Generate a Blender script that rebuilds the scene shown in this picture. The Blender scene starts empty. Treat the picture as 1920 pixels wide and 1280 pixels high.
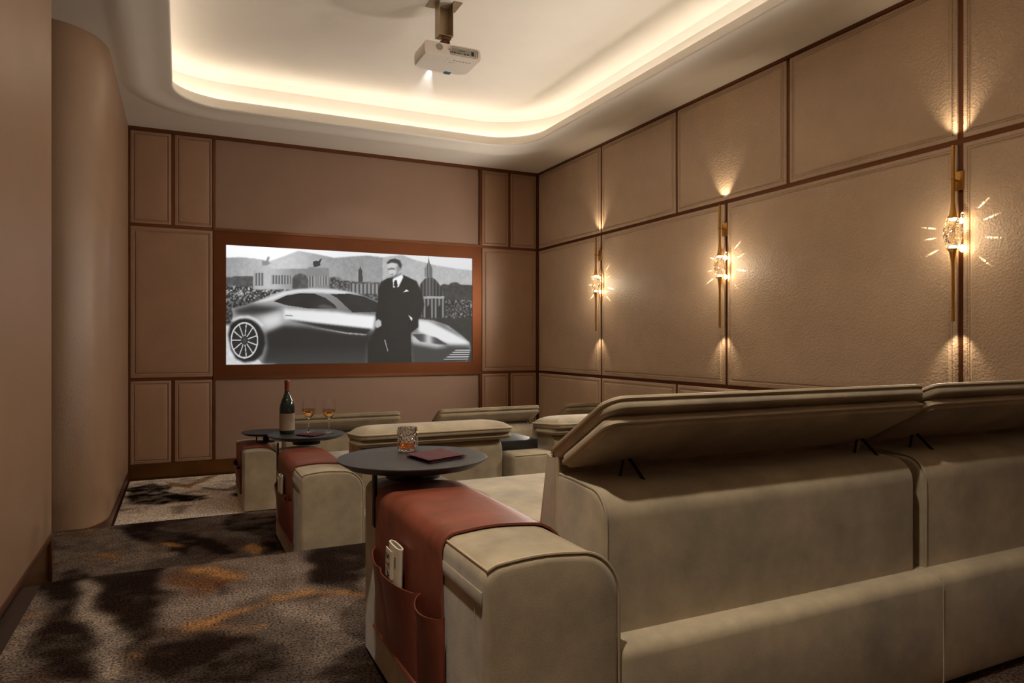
import bpy, bmesh, math, random
import numpy as np
from mathutils import Vector, Matrix
random.seed(7)
S = bpy.context.scene
COL = S.collection
PI = math.pi
ZC = 1.33                      # eye height above the lowest floor; heights below are relative to the eye

# ------------------------------------------------------------------ helpers
def srgb(r, g, b):
    f = lambda v: (v/255/12.92) if v/255 <= .04045 else ((v/255+.055)/1.055)**2.4
    return (f(r), f(g), f(b), 1.0)

def material(name, col, rough=.5, metal=0, var=0.0, vscale=4, bump=0, bscale=60, bdist=.004, sheen=0, coat=0,
             grain=None, voronoi=False, dark=None, spec=None):
    m = bpy.data.materials.new(name); m.use_nodes = True
    nt = m.node_tree; N = nt.nodes; Lk = nt.links
    b = N['Principled BSDF']
    b.inputs['Base Color'].default_value = col
    b.inputs['Roughness'].default_value = rough
    b.inputs['Metallic'].default_value = metal
    if sheen:
        b.inputs['Sheen Weight'].default_value = sheen
        b.inputs['Sheen Roughness'].default_value = .5
    if coat: b.inputs['Coat Weight'].default_value = coat
    if spec is not None: b.inputs['Specular IOR Level'].default_value = spec
    tc = N.new('ShaderNodeTexCoord')
    src = tc.outputs['Object']
    if grain:
        mp = N.new('ShaderNodeMapping'); mp.inputs['Scale'].default_value = grain
        Lk.new(src, mp.inputs['Vector']); gsrc = mp.outputs['Vector']
    else: gsrc = src
    if var:
        n = N.new('ShaderNodeTexNoise'); n.inputs['Scale'].default_value = vscale
        n.inputs['Detail'].default_value = 7; n.inputs['Roughness'].default_value = .62
        Lk.new(gsrc, n.inputs['Vector'])
        r = N.new('ShaderNodeValToRGB')
        d = dark or tuple(c*(1-var) for c in col[:3])+(1,)
        l = tuple(min(1, c*(1+var*.75)) for c in col[:3])+(1,)
        r.color_ramp.elements[0].position = .3; r.color_ramp.elements[0].color = d
        r.color_ramp.elements[1].position = .7; r.color_ramp.elements[1].color = l
        Lk.new(n.outputs['Fac'], r.inputs['Fac']); Lk.new(r.outputs['Color'], b.inputs['Base Color'])
    if bump:
        if voronoi:
            n0 = N.new('ShaderNodeTexNoise'); n0.inputs['Scale'].default_value = bscale*.5; n0.inputs['Detail'].default_value = 3
            Lk.new(src, n0.inputs['Vector'])
            mx = N.new('ShaderNodeVectorMath'); mx.operation = 'MULTIPLY_ADD'
            Lk.new(n0.outputs['Color'], mx.inputs[0]); mx.inputs[1].default_value = (1.3/bscale,)*3
            Lk.new(src, mx.inputs[2])
            v = N.new('ShaderNodeTexVoronoi'); v.feature = 'SMOOTH_F1'; v.inputs['Scale'].default_value = bscale
            v.inputs['Smoothness'].default_value = .6
            Lk.new(mx.outputs[0], v.inputs['Vector']); h = v.outputs['Distance']
        else:
            v = N.new('ShaderNodeTexNoise'); v.inputs['Scale'].default_value = bscale; v.inputs['Detail'].default_value = 5
            Lk.new(gsrc, v.inputs['Vector']); h = v.outputs['Fac']
        bp = N.new('ShaderNodeBump'); bp.inputs['Strength'].default_value = bump; bp.inputs['Distance'].default_value = bdist
        Lk.new(h, bp.inputs['Height']); Lk.new(bp.outputs['Normal'], b.inputs['Normal'])
    return m

def emission(name, col, strength):
    m = bpy.data.materials.new(name); m.use_nodes = True
    b = m.node_tree.nodes['Principled BSDF']
    b.inputs['Base Color'].default_value = (0, 0, 0, 1)
    b.inputs['Emission Color'].default_value = col
    b.inputs['Emission Strength'].default_value = strength
    return m

def glass(name, col, rough=0.0, ior=1.5, bump=0, bscale=40):
    m = bpy.data.materials.new(name); m.use_nodes = True
    b = m.node_tree.nodes['Principled BSDF']
    b.inputs['Base Color'].default_value = col; b.inputs['Roughness'].default_value = rough
    b.inputs['Transmission Weight'].default_value = 1; b.inputs['IOR'].default_value = ior
    if bump:
        N = m.node_tree.nodes; Lk = m.node_tree.links
        tc = N.new('ShaderNodeTexCoord'); v = N.new('ShaderNodeTexVoronoi'); v.inputs['Scale'].default_value = bscale
        Lk.new(tc.outputs['Object'], v.inputs['Vector'])
        bp = N.new('ShaderNodeBump'); bp.inputs['Strength'].default_value = bump; bp.inputs['Distance'].default_value = .01
        Lk.new(v.outputs['Distance'], bp.inputs['Height']); Lk.new(bp.outputs['Normal'], b.inputs['Normal'])
    return m

def finish(me, smooth=True, angle=35):
    if smooth:
        for p in me.polygons: p.use_smooth = True
        me.set_sharp_from_angle(angle=math.radians(angle))

def obj(name, bm, m, parent=None, smooth=True, angle=35, recalc=True):
    """bm carries eye-relative world coordinates; the mesh becomes local to its thing"""
    if recalc: bmesh.ops.recalc_face_normals(bm, faces=bm.faces)
    o = parent
    top = None
    while o: top = o; o = o.parent
    if top is not None:
        loc = Vector(top.location); bmesh.ops.translate(bm, verts=bm.verts, vec=-loc)
    me = bpy.data.meshes.new(name); bm.to_mesh(me); bm.free()
    finish(me, smooth, angle)
    me.materials.append(m)
    ob = bpy.data.objects.new(name, me); COL.objects.link(ob)
    if parent: ob.parent = parent
    return ob

def tag(o, label, cat, group=None):
    o['label'] = label; o['category'] = cat
    if group: o['group'] = group
    return o

def thing(name, label, cat, loc, group=None):
    o = bpy.data.objects.new(name, None); o.empty_display_size = .05
    COL.objects.link(o); o.location = loc
    return tag(o, label, cat, group)

def struct(name, bm, m, **k):
    o = obj(name, bm, m, **k); o['kind'] = 'structure'; return o

def recenter(o):
    """put a single-mesh thing's origin at its base"""
    me = o.data
    c = [Vector(v.co) for v in me.vertices]
    lo = Vector((min(v.x for v in c), min(v.y for v in c), min(v.z for v in c)))
    hi = Vector((max(v.x for v in c), max(v.y for v in c), max(v.z for v in c)))
    p = Vector(((lo.x+hi.x)/2, (lo.y+hi.y)/2, lo.z))
    me.transform(Matrix.Translation(-p)); o.location = o.location + p
    return o

def box(bm, x0, x1, y0, y1, z0, z1, bev=0, seg=2):
    r = bmesh.ops.create_cube(bm, size=1)
    vs = r['verts']
    bmesh.ops.scale(bm, verts=vs, vec=(abs(x1-x0), abs(y1-y0), abs(z1-z0)))
    bmesh.ops.translate(bm, verts=vs, vec=((x0+x1)/2, (y0+y1)/2, (z0+z1)/2))
    if bev:
        es = list({e for v in vs for e in v.link_edges})
        bmesh.ops.bevel(bm, geom=es, offset=bev, segments=seg, affect='EDGES', profile=.5)
    return bm

def nb(): return bmesh.new()

def tube(bm, pts, r, n=8, closed=False, cap=True):
    pts = [Vector(p) for p in pts]
    rad = r if isinstance(r, (list, tuple)) else [r]*len(pts)
    rings = []; up = None
    for i, p in enumerate(pts):
        if closed: t = pts[(i+1) % len(pts)]-pts[i-1]
        else: t = pts[min(i+1, len(pts)-1)]-pts[max(i-1, 0)]
        if t.length < 1e-9: t = Vector((0, 0, 1))
        t.normalize()
        if up is None:
            up = Vector((0, 0, 1)) if abs(t.z) < .9 else Vector((1, 0, 0))
        u = up-t*up.dot(t)
        if u.length < 1e-6: u = t.orthogonal()
        u.normalize(); w = t.cross(u); up = u
        rings.append([bm.verts.new(p+(u*math.cos(a)+w*math.sin(a))*rad[i]) for a in [2*PI*k/n for k in range(n)]])
    m = len(rings)
    for i in range(m if closed else m-1):
        a, b = rings[i], rings[(i+1) % m]
        for k in range(n): bm.faces.new((a[k], a[(k+1) % n], b[(k+1) % n], b[k]))
    if cap and not closed:
        bm.faces.new(rings[0][::-1]); bm.faces.new(rings[-1])
    return bm

def lathe(bm, prof, c=(0, 0, 0), n=40, close=False):
    """prof: (radius, z); r=0 makes a pole"""
    rings = []
    for r, z in prof:
        if r < 1e-6: rings.append([bm.verts.new((c[0], c[1], c[2]+z))])
        else: rings.append([bm.verts.new((c[0]+r*math.cos(2*PI*k/n), c[1]+r*math.sin(2*PI*k/n), c[2]+z)) for k in range(n)])
    seq = list(zip(rings, rings[1:])) + ([(rings[-1], rings[0])] if close else [])
    for a, b in seq:
        if len(a) == 1 and len(b) == 1: continue
        for k in range(n):
            k2 = (k+1) % n
            if len(a) == 1: bm.faces.new((a[0], b[k], b[k2]))
            elif len(b) == 1: bm.faces.new((a[k], b[0], a[k2]))
            else: bm.faces.new((a[k], b[k], b[k2], a[k2]))
    return bm

def loft(bm, rings, closed=True, cap=True):
    vs = [[bm.verts.new(p) for p in r] for r in rings]
    n = len(vs[0])
    for a, b in zip(vs, vs[1:]):
        for k in range(n if closed else n-1):
            bm.faces.new((a[k], a[(k+1) % n], b[(k+1) % n], b[k]))
    if cap:
        bm.faces.new(vs[0][::-1]); bm.faces.new(vs[-1])
    return vs

def disc_pts(c, r, n=32):
    return [(c[0]+r*math.cos(2*PI*k/n), c[1]+r*math.sin(2*PI*k/n)) for k in range(n)]

def spot(name, loc, direction, energy, size_deg, blend, col, radius=.01):
    l = bpy.data.lights.new(name, 'SPOT'); l.energy = energy; l.spot_size = math.radians(size_deg)
    l.spot_blend = blend; l.color = col; l.shadow_soft_size = radius
    o = bpy.data.objects.new(name, l); COL.objects.link(o); o.location = loc
    o.rotation_euler = Vector(direction).to_track_quat('-Z', 'Y').to_euler()
    return o

def point(name, loc, energy, col, radius=.02):
    l = bpy.data.lights.new(name, 'POINT'); l.energy = energy; l.color = col; l.shadow_soft_size = radius
    o = bpy.data.objects.new(name, l); COL.objects.link(o); o.location = loc
    return o

# ------------------------------------------------------------------ materials
M = {}
M['paint'] = material('ceiling_paint', srgb(226, 217, 205), .85, var=.03, vscale=2)
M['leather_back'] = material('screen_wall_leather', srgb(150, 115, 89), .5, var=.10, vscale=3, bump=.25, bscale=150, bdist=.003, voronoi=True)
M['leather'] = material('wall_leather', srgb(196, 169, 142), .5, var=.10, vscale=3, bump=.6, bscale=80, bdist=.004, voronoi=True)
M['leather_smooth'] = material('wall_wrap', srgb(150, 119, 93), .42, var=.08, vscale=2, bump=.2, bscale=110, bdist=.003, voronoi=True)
M['recess'] = material('recess_fabric', srgb(136, 106, 86), .6, var=.05, vscale=3, bump=.1, bscale=300)
M['stitch'] = material('stitch_thread', srgb(70, 50, 36), .8)
M['bronze'] = material('bronze', srgb(112, 70, 46), .4, metal=.85, var=.10, vscale=3)
M['bronze_dark'] = material('bronze_dark', srgb(98, 62, 42), .4, metal=.6, var=.15, vscale=2)
M['brass'] = material('brass', srgb(196, 148, 78), .32, metal=1, var=.05, vscale=12)
M['brassbase'] = material('bronze_baseboard', srgb(120, 82, 42), .3, metal=.8, var=.25, vscale=2.5)
M['screenframe'] = material('screen_bronze', srgb(102, 56, 27), .52, metal=.75, var=.15, vscale=1.2)
M['nubuck'] = material('taupe_nubuck', srgb(158, 142, 115), .82, var=.34, vscale=5.5, bump=.18, bscale=260, bdist=.002, sheen=.25)
M['piping'] = material('taupe_piping', srgb(174, 155, 127), .55, var=.06, vscale=8)
M['saddle'] = material('saddle_leather', srgb(120, 62, 44), .45, var=.30, vscale=9, bump=.12, bscale=180, bdist=.002, grain=(1, 1.7, 1), spec=.3)
M['woodtop'] = material('charcoal_oak', srgb(42, 40, 41), .44, var=.38, vscale=9, bump=.15, bscale=30, bdist=.002, grain=(1.2, 9, 9))
M['black'] = material('black_metal', srgb(22, 21, 22), .4, metal=.5, var=.05)
M['napkin'] = material('maroon_cloth', srgb(70, 14, 18), .85, var=.12, vscale=30, bump=.25, bscale=700, bdist=.001)
M['paper'] = material('newsprint', srgb(206, 194, 172), .8, var=.06, vscale=14)
M['ink'] = material('print_ink', srgb(30, 28, 28), .8)
M['floorwood'] = material('dark_floor_wood', srgb(36, 24, 17), .4, var=.5, vscale=3, grain=(10, 1, 10))
M['bottle'] = glass('bottle_glass', srgb(34, 52, 44), .02)
M['bottle'].node_tree.nodes['Principled BSDF'].inputs['Transmission Weight'].default_value = .35
M['foil'] = material('red_foil', srgb(136, 62, 48), .4, metal=.3, var=.1, vscale=40)
M['label'] = material('paper_label', srgb(150, 128, 108), .7, var=.08, vscale=40)
M['glass'] = glass('clear_glass', (1, 1, 1, 1))
M['amber'] = glass('amber_drink', srgb(255, 190, 100), 0, 1.34)
M['whisky'] = glass('whisky', srgb(250, 150, 70), 0, 1.34)
M['cutglass'] = glass('rippled_glass', (1, .98, .96, 1), .02, 1.5, bump=.5, bscale=110)
M['crystal'] = glass('crystal', (1, .97, .92, 1), 0.0, 1.5, bump=.5, bscale=45)
M['white'] = material('projector_white', srgb(222, 212, 200), .45, var=.02, vscale=6)
M['grey'] = material('port_grey', srgb(150, 140, 130), .5, var=.05)
M['port'] = material('port_black', srgb(24, 24, 26), .5)
M['green'] = material('port_green', srgb(40, 120, 90), .5)
M['teal'] = material('lens_coating', srgb(30, 110, 130), .2, var=.05)
M['aluminium'] = material('brushed_aluminium', srgb(168, 150, 122), .38, metal=.85, var=.06, vscale=20)
M['lens'] = emission('lit_lens', (1, .97, .94, 1), 8)
M['led'] = emission('warm_led', (1, .94, .82, 1), 23)
M['filament'] = emission('sconce_bulb', (1, .72, .38, 1), 40)
BEAM = 25.0
EXPOSURE = 0.0
PIC = {
 'hills': [(-0.029,0.886),(0.055,0.902),(0.114,0.894),(0.157,0.879),(0.208,0.927),(0.264,0.982),(0.321,0.966),(0.403,0.937),(0.476,0.958),(0.537,0.973),(0.599,0.964),(0.682,0.996),(0.741,0.955),(0.834,0.915),(0.93,0.893),(1.036,0.881),(1.036,0.527),(-0.029,0.476)],
 'left_blocks': [(-0.029,0.727),(0.023,0.732),(0.028,0.742),(0.1,0.746),(0.1,0.482),(-0.029,0.476)],
 'mon_body': [(0.097,0.787),(0.108,0.832),(0.155,0.841),(0.16,0.816),(0.298,0.83),(0.304,0.846),(0.383,0.843),(0.383,0.655),(0.097,0.634)],
 'mon_colL': [(0.1,0.774),(0.136,0.778),(0.136,0.669),(0.1,0.666)],
 'mon_colM': [(0.163,0.761),(0.236,0.767),(0.236,0.69),(0.163,0.684)],
 'mon_colR': [(0.301,0.767),(0.327,0.77),(0.327,0.671),(0.301,0.668)],
 'mon_colR2': [(0.345,0.771),(0.377,0.774),(0.377,0.695),(0.345,0.692)],
 'statL': [(0.127,0.885),(0.144,0.879),(0.149,0.917),(0.157,0.915),(0.152,0.875),(0.16,0.863),(0.147,0.843),(0.13,0.841)],
 'statR': [(0.32,0.894),(0.333,0.905),(0.34,0.9),(0.353,0.931),(0.355,0.923),(0.347,0.883),(0.35,0.864),(0.333,0.849),(0.321,0.851)],
 'small_dome': [(0.241,0.735),(0.25,0.769),(0.27,0.788),(0.292,0.773),(0.301,0.735),(0.301,0.649),(0.241,0.645)],
 'mid_blocks': [(0.383,0.762),(0.424,0.767),(0.436,0.74),(0.5,0.731),(0.587,0.735),(0.587,0.506),(0.383,0.496)],
 'tower': [(0.5,0.731),(0.5,0.839),(0.504,0.851),(0.508,0.878),(0.511,0.852),(0.516,0.841),(0.518,0.733)],
 'palace': [(0.466,0.713),(0.587,0.722),(0.587,0.629),(0.466,0.621)],
 'dome': [(0.747,0.597),(0.754,0.682),(0.764,0.739),(0.781,0.783),(0.794,0.801),(0.814,0.803),(0.834,0.773),(0.855,0.717),(0.867,0.662),(0.87,0.605)],
 'lantern': [(0.782,0.8),(0.782,0.884),(0.789,0.91),(0.796,0.937),(0.799,1.0),(0.804,0.937),(0.811,0.913),(0.816,0.888),(0.816,0.803)],
 'drum': [(0.771,0.599),(0.874,0.605),(0.874,0.413),(0.771,0.408)],
 'drum_lit': [(0.777,0.62),(0.87,0.626),(0.87,0.605),(0.777,0.599)],
 'arch1': [(0.791,0.417),(0.791,0.516),(0.801,0.544),(0.811,0.516),(0.811,0.417)],
 'arch2': [(0.841,0.418),(0.841,0.518),(0.85,0.544),(0.859,0.519),(0.859,0.419)],
 'trees': [(0.845,0.717),(0.868,0.744),(0.889,0.735),(0.903,0.758),(0.93,0.764),(0.944,0.742),(1.036,0.744),(1.036,0.601),(0.862,0.59)],
 'cityL': [(-0.029,0.66),(0.103,0.66),(0.298,0.655),(0.298,0.557),(0.163,0.537),(0.023,0.428),(-0.029,0.426)],
 'cityR': [(0.868,0.662),(1.036,0.659),(1.036,0.41),(0.754,0.401),(0.754,0.583)],
 'wallR': [(0.747,0.415),(1.036,0.427),(1.036,-0.029),(0.747,-0.02)],
 'lowL': [(-0.029,0.525),(0.174,0.55),(0.023,0.328),(-0.029,0.327)],
 'ground': [(-0.029,0.327),(0.012,0.327),(0.012,0.077),(0.241,0.034),(0.298,-0.032),(-0.029,-0.034)],
 'body': [(0.02,0.472),(0.065,0.499),(0.119,0.547),(0.185,0.615),(0.252,0.648),(0.321,0.661),(0.403,0.662),(0.476,0.637),(0.524,0.611),(0.581,0.56),(0.747,0.408),(0.821,0.396),(0.889,0.348),(0.944,0.263),(0.986,0.191),(0.993,0.133),(0.983,0.045),(0.972,-0.0),(0.889,-0.01),(0.537,-0.021),(0.13,0.011),(0.023,0.252),(0.015,0.327),(0.025,0.416)],
 'glass': [(0.171,0.539),(0.219,0.592),(0.27,0.614),(0.327,0.614),(0.368,0.581),(0.403,0.524),(0.415,0.487),(0.298,0.485),(0.219,0.507)],
 'screen_glass': [(0.388,0.613),(0.463,0.623),(0.524,0.601),(0.583,0.547),(0.577,0.464),(0.476,0.457),(0.448,0.512),(0.415,0.58)],
 'mirror': [(0.336,0.504),(0.356,0.521),(0.386,0.516),(0.409,0.49),(0.356,0.484)],
 'shoulder_dark': [(0.025,0.46),(0.092,0.507),(0.174,0.492),(0.208,0.481),(0.152,0.434),(0.092,0.418),(0.039,0.422)],
 'door_light': [(0.21,0.475),(0.415,0.46),(0.466,0.446),(0.571,0.43),(0.562,0.306),(0.463,0.325),(0.333,0.355),(0.208,0.386)],
 'under_dark': [(0.141,0.267),(0.208,0.332),(0.298,0.321),(0.451,0.271),(0.537,0.258),(0.568,0.286),(0.537,0.149),(0.531,-0.02),(0.13,0.005),(0.147,0.139)],
 'crease': [(0.219,0.384),(0.333,0.355),(0.476,0.323),(0.552,0.306),(0.534,0.261),(0.451,0.271),(0.333,0.328)],
 'crease_lit': [(0.298,0.327),(0.451,0.265),(0.531,0.253),(0.534,0.261),(0.451,0.276)],
 'haunch_lit': [(0.119,0.381),(0.152,0.421),(0.208,0.455),(0.202,0.345),(0.152,0.305),(0.13,0.331)],
 'arch_lit': [(0.023,0.378),(0.049,0.407),(0.081,0.412),(0.114,0.381),(0.136,0.331),(0.13,0.318),(0.108,0.366),(0.079,0.393),(0.049,0.389),(0.025,0.359)],
 'tyre': [(0.008,0.252),(0.015,0.327),(0.031,0.372),(0.06,0.392),(0.092,0.381),(0.119,0.33),(0.138,0.254),(0.141,0.177),(0.13,0.088),(0.103,0.031),(0.065,0.019),(0.036,0.052),(0.018,0.127)],
 'bonnet_lit': [(0.754,0.401),(0.821,0.382),(0.889,0.327),(0.951,0.242),(0.99,0.169),(0.896,0.155),(0.834,0.205),(0.754,0.289)],
 'bonnet_dark1': [(0.794,0.395),(0.862,0.362),(0.93,0.277),(0.972,0.205),(0.923,0.263),(0.855,0.333)],
 'nose_dark': [(0.721,0.26),(0.889,0.162),(0.99,0.147),(0.983,0.002),(0.728,-0.005),(0.715,0.176)],
 'fender_lit': [(0.718,0.233),(0.728,0.274),(0.767,0.261),(0.834,0.191),(0.889,0.148),(0.834,0.134),(0.761,0.162),(0.728,0.176)],
 'headlamp': [(0.725,0.265),(0.781,0.265),(0.834,0.233),(0.886,0.166),(0.834,0.174),(0.761,0.197)],
 'grille': [(0.862,0.019),(0.923,0.119),(0.992,0.13),(0.979,0.009)],
 'jacket': [(0.593,0.739),(0.621,0.776),(0.644,0.787),(0.682,0.816),(0.715,0.788),(0.747,0.758),(0.767,0.655),(0.78,0.543),(0.774,0.48),(0.754,0.401),(0.754,0.331),(0.721,0.274),(0.725,-0.005),(0.537,-0.0),(0.537,0.177),(0.577,0.341),(0.571,0.436),(0.581,0.56),(0.582,0.669)],
 'shirt': [(0.643,0.771),(0.685,0.816),(0.688,0.789),(0.669,0.701),(0.645,0.691)],
 'tie': [(0.65,0.758),(0.66,0.764),(0.665,0.71),(0.657,0.689),(0.647,0.713)],
 'neck': [(0.647,0.812),(0.679,0.836),(0.684,0.809),(0.657,0.767),(0.647,0.774)],
 'head': [(0.62,0.913),(0.634,0.942),(0.657,0.952),(0.677,0.933),(0.682,0.885),(0.677,0.836),(0.663,0.798),(0.647,0.782),(0.634,0.798),(0.628,0.817),(0.622,0.858)],
 'hair': [(0.617,0.917),(0.631,0.949),(0.653,0.96),(0.675,0.943),(0.682,0.899),(0.677,0.868),(0.671,0.884),(0.663,0.914),(0.638,0.922),(0.621,0.904)],
 'cheek': [(0.657,0.897),(0.672,0.878),(0.669,0.829),(0.653,0.793),(0.66,0.842)],
 'square': [(0.688,0.652),(0.701,0.678),(0.713,0.663)],
 'handL': [(0.571,0.381),(0.583,0.401),(0.594,0.382),(0.596,0.341),(0.577,0.316),(0.568,0.341)],
 'cuffR': [(0.71,0.442),(0.728,0.414),(0.725,0.383),(0.718,0.414)],
 'rodw': [(0.607,0.211),(0.611,0.214),(0.624,0.108),(0.621,0.105)],
 'handle': [(0.214,0.426),(0.244,0.422),(0.244,0.411),(0.214,0.415)],
 'roof_lit': [(0.092,0.513),(0.152,0.568),(0.208,0.623),(0.264,0.648),(0.321,0.659),(0.403,0.659),(0.476,0.635),(0.524,0.609),(0.476,0.622),(0.391,0.619),(0.321,0.624),(0.264,0.62),(0.219,0.599),(0.168,0.55)],
 'eye': [(0.622,0.862),(0.638,0.873),(0.654,0.869),(0.653,0.857),(0.637,0.859),(0.623,0.849)],
 'mouth': [(0.631,0.815),(0.645,0.821),(0.646,0.812),(0.632,0.807)],
 'jaw': [(0.631,0.798),(0.647,0.782),(0.663,0.798),(0.675,0.829),(0.663,0.816),(0.647,0.802)],
 'headside': [(0.66,0.932),(0.68,0.919),(0.681,0.871),(0.675,0.836),(0.667,0.867),(0.665,0.9)],
}
WHEEL = ((0.066, 0.205), 0.048, 0.1495)
CARPET_SHAPES = [
 (3, 'dark', 0.05, [(-0.49,3.37),(-0.34,3.36),(-0.32,3.06),(-0.27,2.81),(-0.21,2.63),(-0.19,2.3),(-0.33,2.36),(-0.46,2.68),(-0.45,3.01)]),
 (3, 'dark', 0.05, [(-0.33,3.33),(-0.11,3.35),(-0.04,3.37),(-0.04,3.03),(-0.1,2.86),(-0.1,2.56),(-0.13,2.44),(-0.17,2.58),(-0.22,2.88),(-0.29,3.07)]),
 (3, 'light', 0.03, [(-0.35,3.34),(-0.32,3.3),(-0.28,3.05),(-0.22,2.83),(-0.17,2.59),(-0.13,2.4),(-0.11,2.26),(-0.18,2.29),(-0.2,2.45),(-0.22,2.67),(-0.29,2.85),(-0.33,3.07)]),
 (3, 'mid', 0.06, [(-0.03,3.36),(0.24,3.39),(0.54,3.39),(0.46,2.82),(0.31,2.81),(0.12,2.72),(-0.0,2.65),(-0.08,2.68),(-0.09,2.95)]),
 (3, 'rust', 0.04, [(-0.04,3.29),(0.06,3.35),(0.2,3.3),(0.25,3.09),(0.22,2.99),(0.13,2.98),(0.05,2.89),(-0.03,2.92)]),
 (3, 'gold', 0.02, [(0.02,3.32),(0.14,3.31),(0.22,3.16),(0.25,3.06),(0.18,3.08),(0.1,3.21)]),
 (3, 'gold', 0.015, [(-0.01,2.67),(0.09,2.67),(0.18,2.73),(0.27,2.75),(0.34,2.81),(0.45,2.82),(0.56,2.77),(0.65,2.68),(0.64,2.65),(0.54,2.74),(0.45,2.78),(0.35,2.76),(0.28,2.71),(0.18,2.69),(0.09,2.62),(0.0,2.61)]),
 (3, 'dark', 0.05, [(0.54,3.31),(0.81,3.34),(0.66,2.73),(0.56,2.79),(0.46,2.85)]),
 (3, 'dark', 0.03, [(0.13,3.03),(0.18,3.02),(0.17,2.88),(0.12,2.88)]),
 (3, 'mid', 0.06, [(0.34,2.75),(0.58,2.71),(0.58,2.41),(0.5,2.17),(0.39,2.14),(0.37,2.41)]),
 (3, 'dark', 0.06, [(-0.09,2.53),(0.04,2.56),(0.21,2.49),(0.29,2.3),(0.34,2.04),(0.04,2.19),(-0.06,2.24)]),
 (3, 'mid', 0.06, [(-0.5,2.77),(-0.5,3.25),(-0.45,3.12),(-0.43,2.89),(-0.42,2.53),(-0.43,2.41),(-0.47,2.43)]),
 (2, 'mid', 0.05, [(-0.72,5.09),(-0.42,5.18),(-0.15,4.62),(-0.02,4.32),(-0.14,4.17),(-0.36,4.12),(-0.59,4.16)]),
 (2, 'dark', 0.03, [(-0.42,5.14),(-0.17,5.05),(0.03,4.74),(0.15,4.63),(0.25,4.24),(0.18,4.23),(0.05,4.43),(0.01,4.27),(-0.08,4.4),(-0.06,4.53),(-0.26,4.82)]),
 (2, 'dark', 0.05, [(0.3,5.14),(0.65,5.18),(0.58,4.53),(0.44,4.54),(0.32,4.71)]),
 (2, 'dark', 0.03, [(0.44,4.44),(0.57,4.43),(0.58,4.13),(0.46,4.12)]),
 (2, 'gold', 0.02, [(-0.13,4.68),(-0.04,4.57),(0.01,4.47),(-0.09,4.54)]),
 (2, 'gold', 0.02, [(-0.72,5.15),(-0.52,5.16),(-0.48,5.03),(-0.65,5.06)]),
 (2, 'gold', 0.02, [(-0.44,4.57),(-0.3,4.46),(-0.27,4.36),(-0.38,4.45)]),
 (2, 'gold', 0.03, [(0.35,4.38),(0.44,4.24),(0.39,4.13),(0.29,4.27)]),
 (2, 'dark', 0.03, [(-0.6,4.24),(-0.52,4.33),(-0.44,4.2),(-0.42,4.08),(-0.58,4.1)]),
 (1, 'light', 0.06, [(-0.61,7.91),(0.58,7.73),(0.45,5.92),(-0.45,5.84)]),
 (1, 'dark', 0.03, [(-0.47,7.17),(-0.25,7.39),(-0.03,6.86),(0.21,6.65),(0.28,6.43),(0.04,6.45),(-0.21,6.4),(-0.44,6.51)]),
 (1, 'dark', 0.03, [(0.16,7.14),(0.4,6.86),(0.53,7.02),(0.51,6.76),(0.33,6.79)]),
 (1, 'dark', 0.02, [(-0.21,7.26),(-0.08,7.25),(-0.06,7.03),(-0.18,7.04)]),
 (1, 'mid', 0.03, [(-0.09,6.26),(0.03,6.29),(0.01,5.98),(-0.08,5.98)]),
 (1, 'gold', 0.02, [(-0.14,7.45),(0.05,7.19),(0.33,7.72),(0.34,7.58),(0.08,7.01),(-0.1,7.21)]),
 (1, 'dark', 0.02, [(0.41,6.61),(0.5,6.61),(0.48,6.42),(0.41,6.46)]),
]
# ------------------------------------------------------------------ room
D = 7.65; R = 4.0; CZ = 2.095; UZ = 2.50
L1, L2, L3 = -1.33, -1.19, -.975
E1, E2 = 5.21, 3.38
YB = -1.9; XA = -2.3

def quad_plane(bm, pts):
    bm.faces.new([bm.verts.new(p) for p in pts])

# stepped wooden floor
b = nb()
box(b, XA, R+.06, YB, E2, L1-.12, L3-.012)
box(b, XA, R+.06, E2, E1, L1-.12, L2-.012)
box(b, XA, R+.06, E1, D+.1, L1-.12, L1-.012)
struct('floor', b, M['floorwood'], smooth=False)

# walls
b = nb(); box(b, R+.05, R+.16, YB, D+.1, L1-.1, UZ+.1); struct('wall_right', b, M['bronze_dark'], smooth=False)
b = nb(); box(b, XA-.1, R+.14, D+.05, D+.16, L1-.1, UZ+.1); struct('wall_back', b, M['bronze_dark'], smooth=False)
b = nb(); box(b, XA-.1, R+.14, YB-.1, YB, L1-.1, UZ+.1); struct('wall_rear', b, M['leather_smooth'], smooth=False)
b = nb(); box(b, XA-.1, XA, YB, D+.1, L1-.1, UZ+.1); struct('wall_alcove', b, M['leather_smooth'], smooth=False)
# left wall beside the eye, ending in a doorway
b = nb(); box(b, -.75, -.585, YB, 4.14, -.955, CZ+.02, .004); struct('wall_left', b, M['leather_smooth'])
b = nb(); box(b, -.74, -.597, YB, 4.128, L2-.01, -.955); struct('baseboard_left', b, M['brassbase'], smooth=False)
b = nb()
box(b, -.60, -.580, YB, 4.144, -.983, -.953, .003); struct('trim_1', b, M['bronze'])
b = nb()
box(b, -.60, -.580, 4.112, 4.144, L2-.012, -.983, .003); struct('trim_2', b, M['bronze'])
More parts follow.
